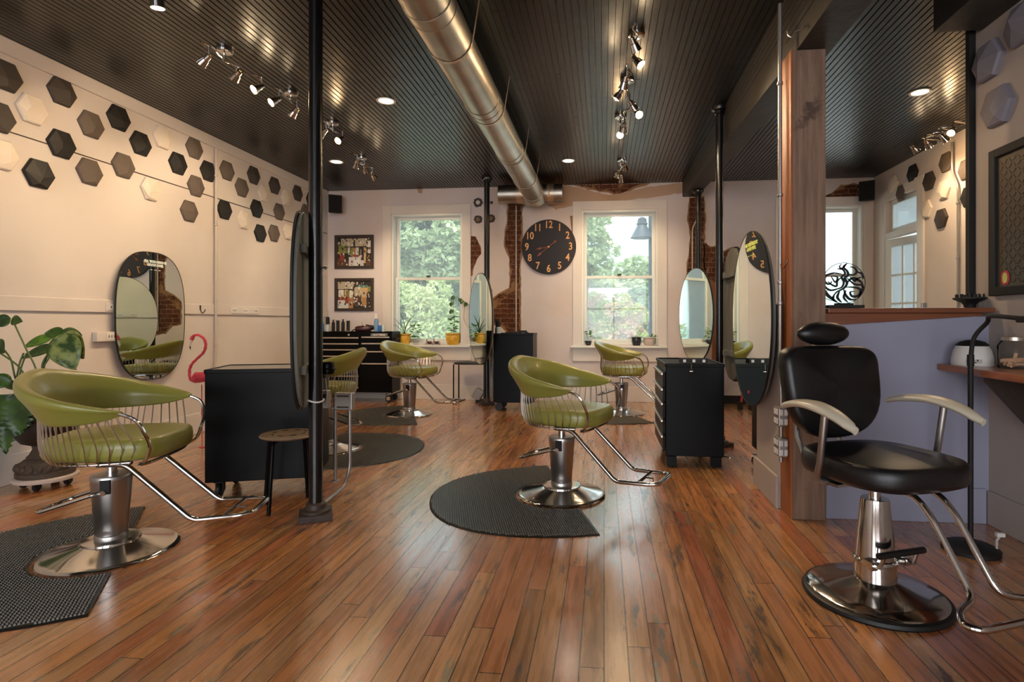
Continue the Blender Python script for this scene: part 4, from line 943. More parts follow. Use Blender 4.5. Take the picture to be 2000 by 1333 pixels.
for k, (px, py, r_, lb) in enumerate([(934, 396, .075, 'upper round rusty wall anchor rosette left of the back pole'), (934, 429, .07, 'lower rusty wall anchor rosette left of the back pole'), (959, 427, .068, 'rusty wall anchor rosette right of the back pole'), (960, 396, .025, 'tiny rusty anchor stub right of the back pole')]):
    p = on_y(px, py, YB); t = thing('wall_anchor', lb, 'wall anchor', p); rr = random.Random(k)
    P0 = [(cos(2*pi*j/22)*r_*rr.uniform(.82, 1.08), sin(2*pi*j/22)*r_*rr.uniform(.82, 1.05)) for j in range(22)]
    b = MB(); b.slab(P0, lambda x, z, q: (x, q, z), -.012, 0.001); b.build('rosette', M['rust'], t, smooth=False, bevel=.004)
    if r_ > .05: b = MB(); b.lathe([(r_*.42, -.02), (r_*.42, -.012)], n=16, axis='y'); b.lathe([(.006, -.045), (.006, -.02)], n=8, axis='y'); b.build('bolt', M['edge'] if k != 0 else M['white'], t)
# ================================================================ CLOCK
p = on_y(1072, 483, YB); rc = .418; ck = thing('wall_clock', 'large round charcoal wall clock with bronze numerals between the windows', 'clock', (p[0], YB, p[2]))
b = MB(); b.lathe([(.001, -.03), (rc-.012, -.03), (rc, -.027), (rc, -.001)], n=72, axis='y'); b.build('clock_face', M['clockf'], ck)
b = MB(); b.tube([(cos(a)*(rc-.004), -.029, sin(a)*(rc-.004)) for a in [2*pi*k/72 for k in range(72)]], .005, 6, closed=True); b.build('rim', M['rust'], ck)
for k in range(1, 13):
    a = pi/2-2*pi*k/12; letters(str(k), .155, M['gold'], ck, (cos(a)*.335, -.034, sin(a)*.335), (pi/2, 0, 0), 'numeral', .004, bold=.002, sx=.82)
def hand(name, a, L, tail, w):
    b = MB(); c, s = cos(a), sin(a); Q = [(-tail, w*1.3), (-tail-.02, 0), (-tail, -w*1.3), (-tail+.03, -w*.35), (L-.09, -w*.3), (L-.07, -w*1.5), (L, 0), (L-.07, w*1.5), (L-.09, w*.3), (-tail+.03, w*.35)]
    b.slab([(x*c-y*s, x*s+y*c) for x, y in Q], lambda x, z, q: (x, q, z), -.043, -.039); b.build(name, M['copper'], ck, smooth=False)
hand('hour_hand', R(190), .20, .0, .012); hand('minute_hand', R(219), .235, .13, .014)
b = MB(); b.lathe([(.001, -.05), (.013, -.048), (.013, -.03)], n=16, axis='y'); b.build('hub', M['gold'], ck)
# ================================================================ FRAMED PICTURES OF THE SALON
cl = {k: flat(k, v) for k, v in dict(dark='#2a241f', cream='#b9ac92', green='#7c8440', teal='#4e8078', pale='#c9c9c4', red='#8c3b2c', tan='#a67d50', brown='#5b3c2b', white='#dcdad2', ltan='#c7a574').items()}
ck_ = list(cl.keys()); cm_ = [cl[k] for k in ck_]
def picture(label, px0, py0, px1, py1, rects):
    a = on_y(px0, py0, YB-.01); c = on_y(px1, py1, YB-.01); w = c[0]-a[0]; h = a[2]-c[2]; t = thing('framed_picture', label, 'picture', (a[0], YB, c[2]))
    f = .045; b = MB(); b.b2(0, f, -.028, 0, 0, h); b.b2(w-f, w, -.028, 0, 0, h); b.b2(f, w-f, -.028, 0, 0, f); b.b2(f, w-f, -.028, 0, h-f, h); b.build('frame', M['frameb'], t, smooth=False, bevel=.004)
    b = MB(); iw = w-2*f; ih = h-2*f
    pr_ = random.Random(int(py0)); rects = list(rects)
    for _ in range(110):
        zz = pr_.random(); xx = pr_.random()*.95; ks = ['cream', 'pale', 'dark', 'white'] if zz > .68 else (['green', 'ltan', 'white', 'dark', 'tan', 'brown', 'cream', 'dark'] if zz > .35 else ['brown', 'dark', 'pale', 'red', 'tan', 'pale', 'brown'])
        ww = pr_.uniform(.012, .055); h2 = pr_.uniform(.02, .09); rects.append((xx, min(.95, zz*.95), min(1, xx+ww), min(1, zz*.95+h2), pr_.choice(ks)))
    for i, (x0, z0, x1, z1, k) in enumerate(rects):
        b.m = ck_.index(k); y = -.002-.00012*i; b.add([(f+x0*iw, y, f+z0*ih), (f+x1*iw, y, f+z0*ih), (f+x1*iw, y, f+z1*ih), (f+x0*iw, y, f+z1*ih)], [(0, 1, 2, 3)])
    b.build('photo_print', cm_, t, smooth=False)
picture('upper framed photo of a salon interior on the back wall', 654, 460, 730, 525, [(0, 0, 1, 1, 'dark'), (.1, .7, .9, .98, 'cream'), (.02, .45, .28, .75, 'green'), (.3, .4, .36, .72, 'white'), (.38, .35, .45, .7, 'green'), (.45, .38, .52, .65, 'tan'), (.53, .38, .63, .7, 'pale'), (.68, .42, .74, .6, 'cream'), (.78, .1, .84, .75, 'ltan'), (.9, .45, .99, .9, 'white'), (.0, .0, .32, .3, 'brown'), (.05, .2, .2, .42, 'red'), (.2, .18, .32, .45, 'dark'), (.33, 0, .78, .32, 'pale'), (.5, .02, .65, .28, 'white'), (.48, .32, .64, .4, 'red'), (.7, .2, .78, .6, 'dark'), (.86, 0, .9, 1, 'dark'), (.2, .66, .9, .7, 'dark'), (.46, .7, .52, .98, 'dark'), (.84, .0, 1, .2, 'brown')])
picture('lower framed photo of a salon interior on the back wall', 654, 544, 730, 608, [(0, 0, 1, 1, 'dark'), (.0, .7, .48, .98, 'cream'), (.5, .75, .98, .98, 'dark'), (.55, .7, .9, .85, 'teal'), (.5, .42, .7, .78, 'cream'), (.85, .6, .98, .8, 'green'), (.02, .38, .18, .72, 'white'), (.2, .4, .26, .68, 'ltan'), (.28, .42, .34, .66, 'green'), (.35, .4, .46, .66, 'white'), (.7, .2, .9, .75, 'ltan'), (.66, .45, .78, .62, 'cream'), (.02, .3, .34, .42, 'red'), (.0, 0, .32, .3, 'pale'), (.32, 0, .46, .4, 'tan'), (.48, .1, .66, .44, 'brown'), (.54, .02, .72, .25, 'dark'), (.72, .08, .86, .4, 'tan'), (.46, .1, .49, .8, 'dark'), (.22, .18, .32, .34, 'red'), (.0, .68, .48, .71, 'dark'), (.86, 0, .99, .58, 'dark')])
# ================================================================ SPEAKERS, CONDUITS, SOCKETS
def wspeaker(label, x, y, z, rz):
    t = thing('wall_speaker', label, 'speaker', (x, y, z), rz); b = MB(); b.rings([[(-.10, 0, -.14), (.10, 0, -.14), (.10, 0, .14), (-.10, 0, .14)], [(-.075, .16, -.12), (.075, .16, -.12), (.075, .16, .12), (-.075, .16, .12)]]); b.build('cabinet', M['blackm'], t, smooth=False, bevel=.008)
    b = MB(); b.b2(-.088, .088, -.008, .002, -.128, .128); b.build('grille', P('speaker_grille', '#121110', rough=.9, bump=.8, bscale=300), t, smooth=False, bevel=.006); b = MB(); b.tube([(0, .15, 0), (0, .26, .02)], .014, 8); b.build('wall_bracket', M['blackm'], t)
q = on_y(634, 398, 8.12); wspeaker('small black speaker high in the left back corner', -4.12, 8.14, q[2], R(30))
q = on_y(1704, 371, 8.12); wspeaker('small black speaker high in the right back corner beside the door', 3.66, 8.16, q[2], R(-30))
def conduit(label, pts, r, parts=None, clips=(), name='conduit_pipe', mat='conduit', base=None):
    o = base or pts[0]; t = thing(name, label, 'conduit', o); L = [vsub(p, o) for p in pts]; b = MB(); b.tube(round_path(L, .08, 6), r, 10); b.build('pipe', M[mat], t)
    if clips:
        b = MB()
        for c in clips: c = vsub(c, o); b.lathe([(r+.001, -.012), (r+.006, -.008), (r+.006, .008), (r+.001, .012)], c, 12)
        b.build('couplings', M[mat], t)
    return t
M['conduitw'] = P('beige_painted_conduit', '#BCB0A4', rough=.5)
p0 = on_x(421, 712, XL+.03); p1 = on_x(421, 380, XL+.03)
y = p0[1]; c1 = conduit('beige vertical conduit on the long left wall right of the big mirror', [(XL+.02, y, .62), (XL+.02, y, .70), (XL+.035, y, .86), (XL+.035, y, 2.50), (XL+.035, y, 3.08), (XL+.02, y+.02, 3.16)], .014, clips=[(XL+.035, y, z) for z in (1.45, 2.3, 2.85, .95)], mat='conduitw')
b = MB(); b.box((.02, 0, -.03), (.05, .12, .07)); b.build('junction_box', M['conduit'], c1, smooth=False, bevel=.004)
def socket_box(label, x0, z0, y0, y1, d, z1, gangs, plate=True):
    t = thing('socket_strip', label, 'socket', (x0, y0, z0)); b = MB(); b.b2(0, d, 0, y1-y0, 0, z1-z0); b.build('housing', M['cream'], t, smooth=False, bevel=.004)
    for g in gangs:
        b = MB(); yy = g-y0; b.b2(d, d+.004, yy-.05, yy+.05, .012, z1-z0-.012); pl = b.build('socket_plate', M['white'], t, smooth=False, bevel=.002); b = MB()
        for k in (-.028, .0, .028): b.b2(d+.004, d+.0046, yy+k-.004, yy+k+.004, (z1-z0)/2-.012, (z1-z0)/2+.012)
        b.build('socket_slots', M['frameb'], pl, smooth=False)
    return t
a = on_x(188, 659, XL+.04); c = on_x(226, 659, XL+.04); socket_box('pale socket box on the left wall beside the lower left of the big mirror', XL+.002, a[2]-.04, a[1], c[1]+.1, .045, a[2]+.045, [c[1]-.05])
a = on_x(206, 598, XL+.02); c = on_x(228, 598, XL+.02); socket_box('socket plate set in the left wall rail just left of the big mirror', XL+.02, 1.30, a[1], c[1]+.04, .006, 1.37, [c[1]-.04])
a = on_x(450, 605, XL+.02); c = on_x(505, 605, XL+.02); socket_box('row of socket plates in the left wall rail behind the plain black chest', XL+.02, 1.30, a[1], c[1], .006, 1.38, [lerp(a[1], c[1], k) for k in (.12, .5, .88)])
p = on_x(391, 603, XL+.02); t = thing('coat_hook', 'small dark metal hook on the left wall rail right of the big mirror', 'hook', (XL+.02, p[1], 1.36)); b = MB(); b.tube(smooth_path([(.002, 0, .0), (.01, 0, -.04), (.03, .0, -.06), (.045, .01, -.04), (.045, .015, -.02)], 5), .005, 8); b.box((.002, 0, 0), (.004, .02, .05)); b.build('hook', M['rust'], t)
# pipe in the brick strip beside the clock, far right pipe, post conduit
p = on_y(1008, 500, YB-.03); conduit('thin white pipe running down the brick strip beside the clock', [(p[0], YB-.025, 1.06), (p[0], YB-.025, 3.0)], .0095, mat='conduitw', clips=[(p[0], YB-.025, 2.05), (p[0], YB-.025, 2.9)])
p = on_y(1355, 500, YB-.03); conduit('thin white pipe on the brick behind the thin pole at the beam end', [(p[0]-.02, YB-.03, 1.3), (p[0]-.02, YB-.03, 2.6), (p[0]+.04, YB-.03, 2.72), (p[0]+.08, YB-.01, 2.76)], .011, mat='conduitw')
p = on_x(1871, 450, XR-.03); conduit('vertical metal conduit on the far right wall between the tiles', [(XR-.03, p[1], 0.1), (XR-.03, p[1], 2.72), (XR-.03, p[1]+.10, 2.86), (XR-.03, p[1]+.10, 3.2)], .013, clips=[(XR-.03, p[1], z) for z in (1.9, 2.5)])
px = 1.128; yc = 3.60
c3 = conduit('grey conduit with two double socket boxes on the left side of the timber post', [(px-.03, yc-.02, .33), (px-.03, yc-.02, .8), (px-.03, yc+.0, 1.0), (px-.03, yc+.0, 3.2)], .0125, clips=[(px-.03, yc, z) for z in (1.45, 1.32, 2.0, 2.7)])
for k, zc in enumerate((.615, .425)):
    o_ = (px-.03, yc-.02, .33); b = MB(); b.box((0.0, .0, zc-.33), (.056, .10, .115)); bx = b.build('socket_box', M['conduit'], c3, smooth=False, bevel=.006)
    b = MB()
    for dz in (-.028, .028):
        for dx in (-.014, .014): b.box((dx-.0, -.052, zc-.33+dz), (.020, .004, .036))
        b.box((-.030, -.02, zc-.33+dz), (.004, .034, .036)); b.box((-.030, .024, zc-.33+dz), (.004, .034, .036))
    b.build('socket_faces', M['white'], bx, smooth=False, bevel=.004)
t = thing('post_hook', 'small metal hook on the timber post side above the socket boxes', 'hook', (px-.001, yc-.06, 1.56)); b = MB(); b.tube(smooth_path([(0, 0, .03), (-.02, 0, -.02), (-.04, -.01, -.03), (-.05, -.02, 0)], 5), .004, 6); b.build('hook', M['chrome'], t)
p = on_z(1516, 318, ZC); t = thing('ceiling_hook', 'small pale hook screwed into the dark boards left of the timber post', 'hook', (1.163-.01, 3.4, 2.93)); b = MB(); b.tube(smooth_path([(0, 0, 0), (-.03, 0, -.01), (-.05, 0, -.04), (-.07, 0, -.03), (-.075, 0, -.005)], 5), .004, 6); b.build('hook', M['alu'], t)
# floor standing socket boxes behind the near pole
a = on_z(655, 940); t = thing('floor_socket_stand', 'grey socket box on two bent conduits standing behind the nearest iron pole', 'socket', (a[0], a[1], 0))
q = on_d(672, 784, 4.02); top = vsub(q, (a[0], a[1], 0)); e = on_z(634, 992); e = vsub((e[0], e[1], .03), (a[0], a[1], 0))
b = MB(); b.tube([(0, 0, 0), (.0, 0, top[2])], .0125, 10); b.lathe([(.03, 0), (.03, .006), (.02, .01)], n=16)
b.tube(round_path([(e[0], e[1], .03), (top[0]+.035, top[1]-.06, .03), (top[0]+.045, top[1], .14), (top[0]+.045, top[1], top[2])], .1), .0125, 10)
b.build('conduit', M['conduit'], t); b = MB(); b.box((top[0]+.005, top[1], top[2]), (.135, .06, .125)); bx = b.build('socket_box', M['conduit'], t, smooth=False, bevel=.006); b = MB()
for dz in (-.04, .04): b.box((top[0]+.005, top[1]-.031, top[2]+dz), (.09, .002, .012))
b.build('box_hinge', M['rust'], bx, smooth=False)
q = on_d(636, 780, 3.62); t = thing('pole_socket_box', 'small grey socket box strapped to the right of the nearest iron pole', 'socket', q); b = MB(); b.box((0, 0, 0), (.05, .05, .115)); b.tube([(0, .02, 0), (-.02, .03, .13)], .008, 6); b.build('socket_box', M['conduit'], t, smooth=False, bevel=.005); b = MB(); b.box((-.028, -.0, .0), (.012, .03, .03)); b.box((0, -.027, .02), (.03, .004, .03)); b.build('socket_face', M['blackm'], t, smooth=False)
# ring holder for hair dryer on the pole
q = on_d(640, 720, 3.5); t = thing('dryer_holder', 'black double ring dryer holder clamped to the nearest iron pole', 'holder', q)
b = MB(); 
for dz, r_ in ((0.035, .036), (0, .045), (-.03, .035)): b.tube([(cos(a)*r_, sin(a)*r_, dz) for a in [2*pi*k/24 for k in range(24)]], .006, 6, closed=True)
b.lathe([(.040, -.03), (.046, 0), (.036, .035)], n=24, cap=False); b.box((-.05, 0, 0), (.03, .02, .03)); b.box((-.05, 0, -.05), (.06, .02, .02)); b.build('ring_cup', M['black'], t)
# ================================================================ WALL PANEL, SHELF, LAMP (right)
a = on_x(1942, 297, XN); c = on_x(1944, 579, XN); y1 = a[1]; y0 = 2.35; z1 = a[2]; z0 = c[2]
t = thing('framed_board', 'black-framed bronze tread-plate panel on the near right wall', 'framed board', (XN, y0, z0)); hh = z1-z0; ww = y1-y0; f = .05
b = MB(); b.b2(-.035, 0, 0, f, 0, hh); b.b2(-.035, 0, ww-f, ww, 0, hh); b.b2(-.035, 0, f, ww-f, 0, f); b.b2(-.035, 0, f, ww-f, hh-f, hh); b.build('frame', M['blackm'], t, smooth=False, bevel=.005)
M['tread'] = P('bronze_tread_plate', '#54483A', rough=.45, metal=.35); b = MB(); b.b2(-.014, -.002, f, ww-f, f, hh-f)
i = 0
yy = f+.03
while yy < ww-f-.02:
    zz = f+.03; j = 0
    while zz < hh-f-.02:
        sgn = 1 if (i+j) % 2 else -1; b.box((-.0145, yy, zz), (.005, .028, .006), rx=sgn*R(45)); zz += .034; j += 1
    yy += .034; i += 1
b.build('tread_plate', M['tread'], t, smooth=False)
b = MB(); b.slab(superell(.032, .042, 24, 2.2), lambda y, z, q: (q, y, z), -.019, -.016); st_ = b.build('sticker', M['pink'], t, smooth=False, loc=(0, ww-.115, .10)); b = MB(); b.slab(superell(.018, .03, 20, 2.2), lambda y, z, q: (q, y, z), -.0205, -.019); b.build('sticker_centre', M['texty'], st_, smooth=False)
t = thing('wall_shelf', 'live-edge wooden shelf on the near right wall holding the warmer and jar', 'shelf', (XN, 2.0, .915))
b = MB(); e_ = [(-.33, 0), (-.34, .4), (-.345, .8), (-.33, 1.1), (-.30, 1.3), (-.295, 1.535)]; b.slab([(0, 0)]+e_+[(0, 1.535)], lambda x, y, q: (x, y, q), .0, .038); b.build('shelf_board', M['shelf'], t, smooth=False, bevel=.006)
for yy in (.35, 1.15):
    b = MB(); b.slab([(0, 0), (-.27, 0), (-.27, -.03), (-.03, -.30), (0, -.30)], lambda x, z, q: (x, yy+q, z), -.015, .015); b.build('bracket', M['frameb'], t, smooth=False)
t = thing('wax_warmer', 'white domed wax warmer with a black lid on the wooden shelf', 'wax warmer', (2.105, 3.41, .953))
b = MB(); b.lathe([(.001, 0), (.098, 0), (.102, .006), (.100, .04), (.09, .085), (.078, .112), (.001, .112)], n=40); b.build('body', M['white'], t); b = MB(); b.lathe([(.078, .112), (.08, .116), (.06, .135), (.03, .145), (.001, .147)], n=36); b.build('lid', M['blackm'], t)
b = MB(); b.box((-.045, -.091, .028), (.07, .008, .022), rz=R(-20)); b.build('control_panel', P('warm_panel', '#A9A096', rough=.5), t, smooth=False); b = MB(); b.box((-.055, -.095, .034), (.012, .006, .008)); b.box((-.03, -.098, .034), (.012, .006, .008)); b.box((-.045, -.096, .022), (.04, .004, .004)); b.build('switches', M['blackm'], t, smooth=False)
t = thing('glass_jar', 'glass jar with a metal lid and rolled cotton strips on the wooden shelf', 'jar', (2.175, 3.19, .953))
b = MB(); b.lathe([(.001, .002), (.066, .002), (.07, .01), (.07, .12), (.06, .14), (.052, .148), (.052, .155)], n=32, cap=False); b.build('jar_body', M['jar'], t); b = MB(); b.lathe([(.055, .15), (.056, .168), (.05, .172), (.001, .172)], n=32); b.build('jar_lid', M['alu'], t)
M['cotton'] = P('beige_cotton', '#C79E80', rough=.9)
rr = random.Random(4); b = MB()
for k in range(10): a_ = rr.uniform(0, pi); b.tube([(cos(a_)*.05+rr.uniform(-.01, .01), sin(a_)*.05, .014+k*.0035), (-cos(a_)*.05, -sin(a_)*.05+rr.uniform(-.01, .01), .014+k*.0045)], .007, 8)
b.tube([(.0, 0, .03), (.02, .01, .08)], .008, 8); b.build('cotton_rolls', M['cotton'], t)
bp = (1.915, 3.115)
t = thing('magnifier_lamp', 'black floor lamp with an arched arm beside the shelf at the right', 'floor lamp', (bp[0], bp[1], 0)); b = MB(); b.lathe([(.001, 0), (.13, 0), (.13, .02), (.10, .035), (.03, .045), (.02, .06), (.001, .06)], n=36); b.build('base', M['blackm'], t)
q = on_d(1935, 618, 2.75); q2 = on_d(1990, 622, 2.5); w_ = lambda p: (p[0]-bp[0], p[1]-bp[1], p[2])
b = MB(); b.tube([(0, 0, .05), (0, 0, 1.0)], .0125, 12); b.tube(smooth_path([(0, 0, 1.0), (.005, -.02, 1.12), (.03, -.08, 1.2), w_(q), w_(q2)], 6), .011, 10); b.lathe([(.016, .97), (.016, 1.03)], n=12); b.build('arm', M['blackm'], t)
e1 = w_(q2); b = MB(); b.box((e1[0]+.02, e1[1]-.05, e1[2]-.005), (.06, .12, .03)); b.build('lamp_head', M['blackm'], t, smooth=False, bevel=.006)
b = MB(); b.tube([(.10, -.04, .03), (.14, .02, .05), (.18, .05, .07)], .006, 6); b.box((.17, .04, .075), (.04, .02, .02)); b.build('plug', M['white'], t)
# ================================================================ LEDGE ITEMS
lz = 1.286
c = on_d(1648, 601, 3.40); t = thing('swirl_disc_sculpture', 'round black openwork disc of swirling hair lines standing on the wooden ledge', 'sculpture', (c[0], c[1], lz)); yaw = math.atan2(c[1], c[0])-pi/2; t.rotation_euler = (0, 0, 0)
b = MB(); b.b2(-.10, .11, -.03, .03, 0, .02); b.b2(-.05, .05, -.02, .02, .02, .032); b.build('stand', M['blackm'], t, smooth=False, bevel=.002)
r0 = .125; zc = r0+.03; b = MB(); b.tube([(cos(a)*r0, 0, zc+sin(a)*r0) for a in [2*pi*k/64 for k in range(64)]], .0022, 6, closed=True)
def swirl(pts, w):
    pts = smooth_path([(x*r0, 0, zc+z*r0) for x, z in pts], 7); n = len(pts); rings = []
    for i, p in enumerate(pts):
        a_ = pts[max(0, i-1)]; c_ = pts[min(n-1, i+1)]; d = vnorm(vsub(c_, a_)); nx, nz = -d[2], d[0]; k = w*r0*(.25+.75*sin(pi*min(1, max(0, i/(n-1))))); rings.append([(p[0]+nx*k, -.003, p[2]+nz*k), (p[0]-nx*k, -.003, p[2]-nz*k), (p[0]-nx*k, .003, p[2]-nz*k), (p[0]+nx*k, .003, p[2]+nz*k)])
    b.rings(rings)
SW = [([(-.1, .95), (-.2, .8), (0, .62), (.05, .45), (-.1, .3), (0, .05), (-.1, -.2), (-.4, -.3), (-.8, -.35)], .05), ([(.1, .95), (-.02, .8), (.15, .6), (.2, .4), (.05, .25), (.15, 0), (.0, -.25), (-.35, -.45), (-.6, -.8)], .06), ([(-.3, .72), (-.1, .7), (.0, .8), (.15, .97)], .05), ([(.15, .0), (.4, .25), (.75, .1), (.9, -.1)], .06), ([(.2, .45), (.45, .4), (.6, .55), (.5, .75), (.3, .8)], .05), ([(.6, .55), (.85, .45), (.9, .2)], .05), ([(.3, .3), (.5, .1), (.6, .2), (.85, .3)], .05), ([(-.1, .45), (-.5, .5), (-.85, .35), (-.9, .1), (-.7, -.05), (-.55, .1)], .055), ([(-.1, .3), (-.3, .1), (-.35, -.15), (-.6, -.05), (-.75, .1)], .045), ([(.05, -.2), (.4, -.2), (.75, -.3), (.7, -.6), (.4, -.65), (.3, -.45), (.5, -.4)], .06), ([(.0, -.3), (.1, -.6), (.3, -.8), (.55, -.8)], .06), ([(-.2, -.4), (-.3, -.7), (-.1, -.95)], .06), ([(-.45, -.55), (-.5, -.8), (-.4, -.9)], .05), ([(.1, -.35), (-.0, -.7), (.2, -.95)], .05), ([(.9, -.1), (.85, -.4), (.65, -.75)], .06), ([(-.9, -.3), (-.75, -.6), (-.3, -.95)], .08), ([(.15, .25), (.5, -.05), (.8, -.1), (.95, -.25)], .05), ([(-.95, .1), (-.85, -.2), (-.6, -.35), (-.3, -.3)], .045), ([(-.6, .35), (-.4, .05), (-.3, .3), (-.6, .35)], .04)]
for s_, w_2 in SW: swirl(s_, w_2)
b.build('openwork_disc', M['blackm'], t, smooth=False)
t = thing('small_plant', 'little leafy green cutting behind the swirl disc on the ledge', 'plant', (c[0]-.10, c[1]+.07, lz))
def leaf(b, base, tip, wdir, width, droop=.0, split=0, curl=.15, n=12):
    """heart shaped leaf from base to tip"""
    L = vlen(vsub(tip, base)); ax = vnorm(vsub(tip, base)); wd = vnorm(vsub(wdir, vmul(ax, vdot(wdir, ax)))); up = vcross(wd, ax); vs = []; fs = []
    if up[2] < 0: up = vmul(up, -1)
    for i in range(n+1):
        t_ = i/n; w = width*(sin(pi*t_**.72)**.75 if 0 < t_ < 1 else 0.0)
        if split and i % 2 == 0 and .15 < t_ < .9: w *= .55
        c_ = vadd(base, vmul(ax, L*t_)); c_ = vadd(c_, vmul(up, droop*sin(pi*t_)*L)); c_ = vadd(c_, (0, 0, -abs(droop)*L*t_*t_*.4))
        for k in (-1, -.5, 0, .5, 1): vs.append(vadd(vadd(c_, vmul(wd, w*k)), vmul(up, curl*width*abs(k)**1.5)))
    for i in range(n):
        for k in range(4): fs.append((i*5+k, i*5+k+1, (i+1)*5+k+1, (i+1)*5+k))
    b.add(vs, fs)
b = MB(); leaf(b, (0, 0, .07), (.05, -.02, .045), (0, 1, .3), .02); leaf(b, (0, 0, .06), (-.03, .02, .08), (0, 1, .3), .016); leaf(b, (0, 0, .03), (.03, .02, .03), (0, 1, .3), .014); b.build('leaves', M['leafC'], t); b = MB(); b.tube([(0, 0, 0), (.0, 0, .07)], .003, 5); b.build('stem', M['stem'], t)
def on_ledge(px, dd=3.42):
    q = on_d(px, 601, dd); return (q[0], q[1], lz)
q = on_ledge(1818); t = thing('paper_sheet', 'flat pale paper lying on the wooden ledge', 'paper', q); b = MB(); b.b2(-.13, .16, -.06, .06, 0, .004); b.build('paper', M['white'], t, smooth=False)
q = on_ledge(1815, 3.45); t = thing('grey_block', 'small grey block standing on the ledge behind the paper', 'block', (q[0]+.0, q[1]+.06, lz)); b = MB(); b.b2(-.014, .014, -.01, .01, .0, .038); b.build('block', M['conduit'], t, smooth=False, bevel=.002)
q = on_ledge(1894, 3.37); t = thing('hair_diffuser', 'black hair dryer diffuser with prongs standing on the ledge end', 'diffuser', q)
b = MB(); b.lathe([(.001, 0), (.03, 0), (.032, .02), (.045, .035), (.075, .05), (.086, .056), (.086, .064), (.07, .066), (.001, .06)], n=36); 
for k in range(9):
    a = 2*pi*k/9; b.lathe([(.006, .06), (.006, .082), (.003, .086)], (cos(a)*.068, sin(a)*.068, 0), 8)
for k in range(5): a = 2*pi*k/5; b.lathe([(.006, .06), (.006, .084), (.003, .088)], (cos(a)*.035, sin(a)*.035, 0), 8)
b.build('bowl', M['blackm'], t)
q = on_ledge(1917, 3.30); t = thing('wire_rings', 'two small wire rings beside the diffuser on the ledge', 'rings', (2.235, 3.5, lz)); b = MB()
for k in (0, 1): b.tube([(k*.022-.03+cos(a)*.008, 0, .025+sin(a)*.008) for a in [2*pi*j/16 for j in range(16)]], .0015, 5, closed=True); b.tube([(k*.022-.03, 0, 0), (k*.022-.03, 0, .017)], .0015, 5)
b.build('rings', M['conduit'], t)
# ================================================================ POTTED MONSTERA IN AN URN
ux, uy = -4.07, 3.66
t = thing('potted_monstera', 'large split-leaf plant in a brown iron urn on a wheeled disc against the left wall', 'potted plant', (ux, uy, 0))
b = MB(); b.lathe([(.185, .055), (.19, .065), (.19, .078), (.18, .085)], n=48); dl = b.build('dolly', M['palepot'], t)
for k in range(4): a = R(45+90*k-20); b = MB(); caster(b, cos(a)*.13, sin(a)*.13, .024, .03); b.build('caster', M['castr'], dl)
b = MB(); b.lathe([(.165, .085), (.17, .09), (.17, .12), (.162, .125), (.165, .135), (.158, .175), (.125, .205), (.105, .215), (.11, .225), (.095, .24), (.075, .28), (.08, .31), (.10, .32)], n=48)
for k in range(20): a = 2*pi*k/20; b.ball((cos(a)*.157, sin(a)*.157, .155), .022, 8, 1, 1, 1.3)
b.build('urn_foot', M['urn'], t)
b = MB(); b.lathe([(.09, .31), (.14, .33), (.175, .38), (.185, .45), (.185, .52), (.20, .54), (.225, .56), (.228, .575), (.215, .58), (.205, .565), (.001, .565)], n=48); b.build('urn_bowl', M['urnd'], t)
b = MB(); b.lathe([(.001, .575), (.2, .57)], n=32); b.build('soil', M['soil'], t)
def W(px, py, d): p = on_d(px, py, d); return (p[0]-ux, p[1]-uy, p[2])
LV = [  # base px, tip px, depth, width(m), split, mat, wdir
 ((22, 622), (-12, 636), 3.7, .045, 0, 'leafA', (0, .3, 1)), ((24, 626), (46, 628), 3.7, .035, 0, 'leafA', (0, .3, 1)), ((-6, 668), (10, 690), 3.7, .05, 0, 'leafA', (.5, .3, 1)),
 ((104, 660), (48, 678), 3.9, .045, 0, 'leafC', (0, .6, 1)), ((112, 678), (44, 700), 3.85, .045, 0, 'leafA', (0, .6, 1)), ((126, 652), (88, 652), 3.85, .045, 0, 'leafA', (0, .6, 1)),
 ((118, 656), (150, 722), 3.75, .10, 0, 'leafB', (.9, .35, .1)), ((122, 652), (160, 700), 3.8, .085, 0, 'leafB', (.9, -.2, .5)), ((120, 650), (162, 655), 3.85, .04, 0, 'leafA', (0, .6, 1)),
 ((36, 768), (44, 850), 3.6, .15, 1, 'leafA', (1, .2, .15)), ((30, 770), (2, 860), 3.65, .14, 1, 'leafA', (1, .1, .1)), ((26, 800), (14, 885), 3.62, .08, 1, 'leafA', (1, .3, .1)), ((20, 752), (-20, 735), 3.6, .05, 0, 'leafA', (0, .5, 1)), ((36, 764), (62, 820), 3.66, .06, 1, 'leafA', (1, .3, .1)),
 ((70, 768), (48, 840), 3.9, .09, 1, 'leafA', (1, .4, .1)), ((10, 745), (38, 762), 3.7, .03, 0, 'leafA', (0, .5, 1))]
root = (.0, -.02, .57)
for i, (bp_, tp_, dd, wd, sp, mt_, wv) in enumerate(LV):
    b = MB(); leaf(b, W(bp_[0], bp_[1], dd), W(tp_[0], tp_[1], dd-.03), wv, wd, .06, sp, .18, 16); o = b.build('leaf', M[mt_], t, ang=180)
    so = o.modifiers.new('Solidify', 'SOLIDIFY'); so.thickness = .0012
ST = [[(24, 624), (50, 680), (72, 730)], [(118, 654), (95, 700), (85, 725)], [(112, 678), (95, 690), (82, 725)], [(0, 690), (35, 715), (55, 745)], [(-6, 670), (20, 700), (35, 750)], [(36, 766), (45, 752), (70, 765)], [(22, 752), (35, 750), (62, 768)], [(46, 690), (36, 720), (40, 755)], [(52, 690), (40, 725), (44, 755)], [(104, 660), (90, 700), (80, 730)], [(26, 800), (34, 770), (60, 760)], [(70, 768), (75, 755), (80, 765)]]
b = MB()
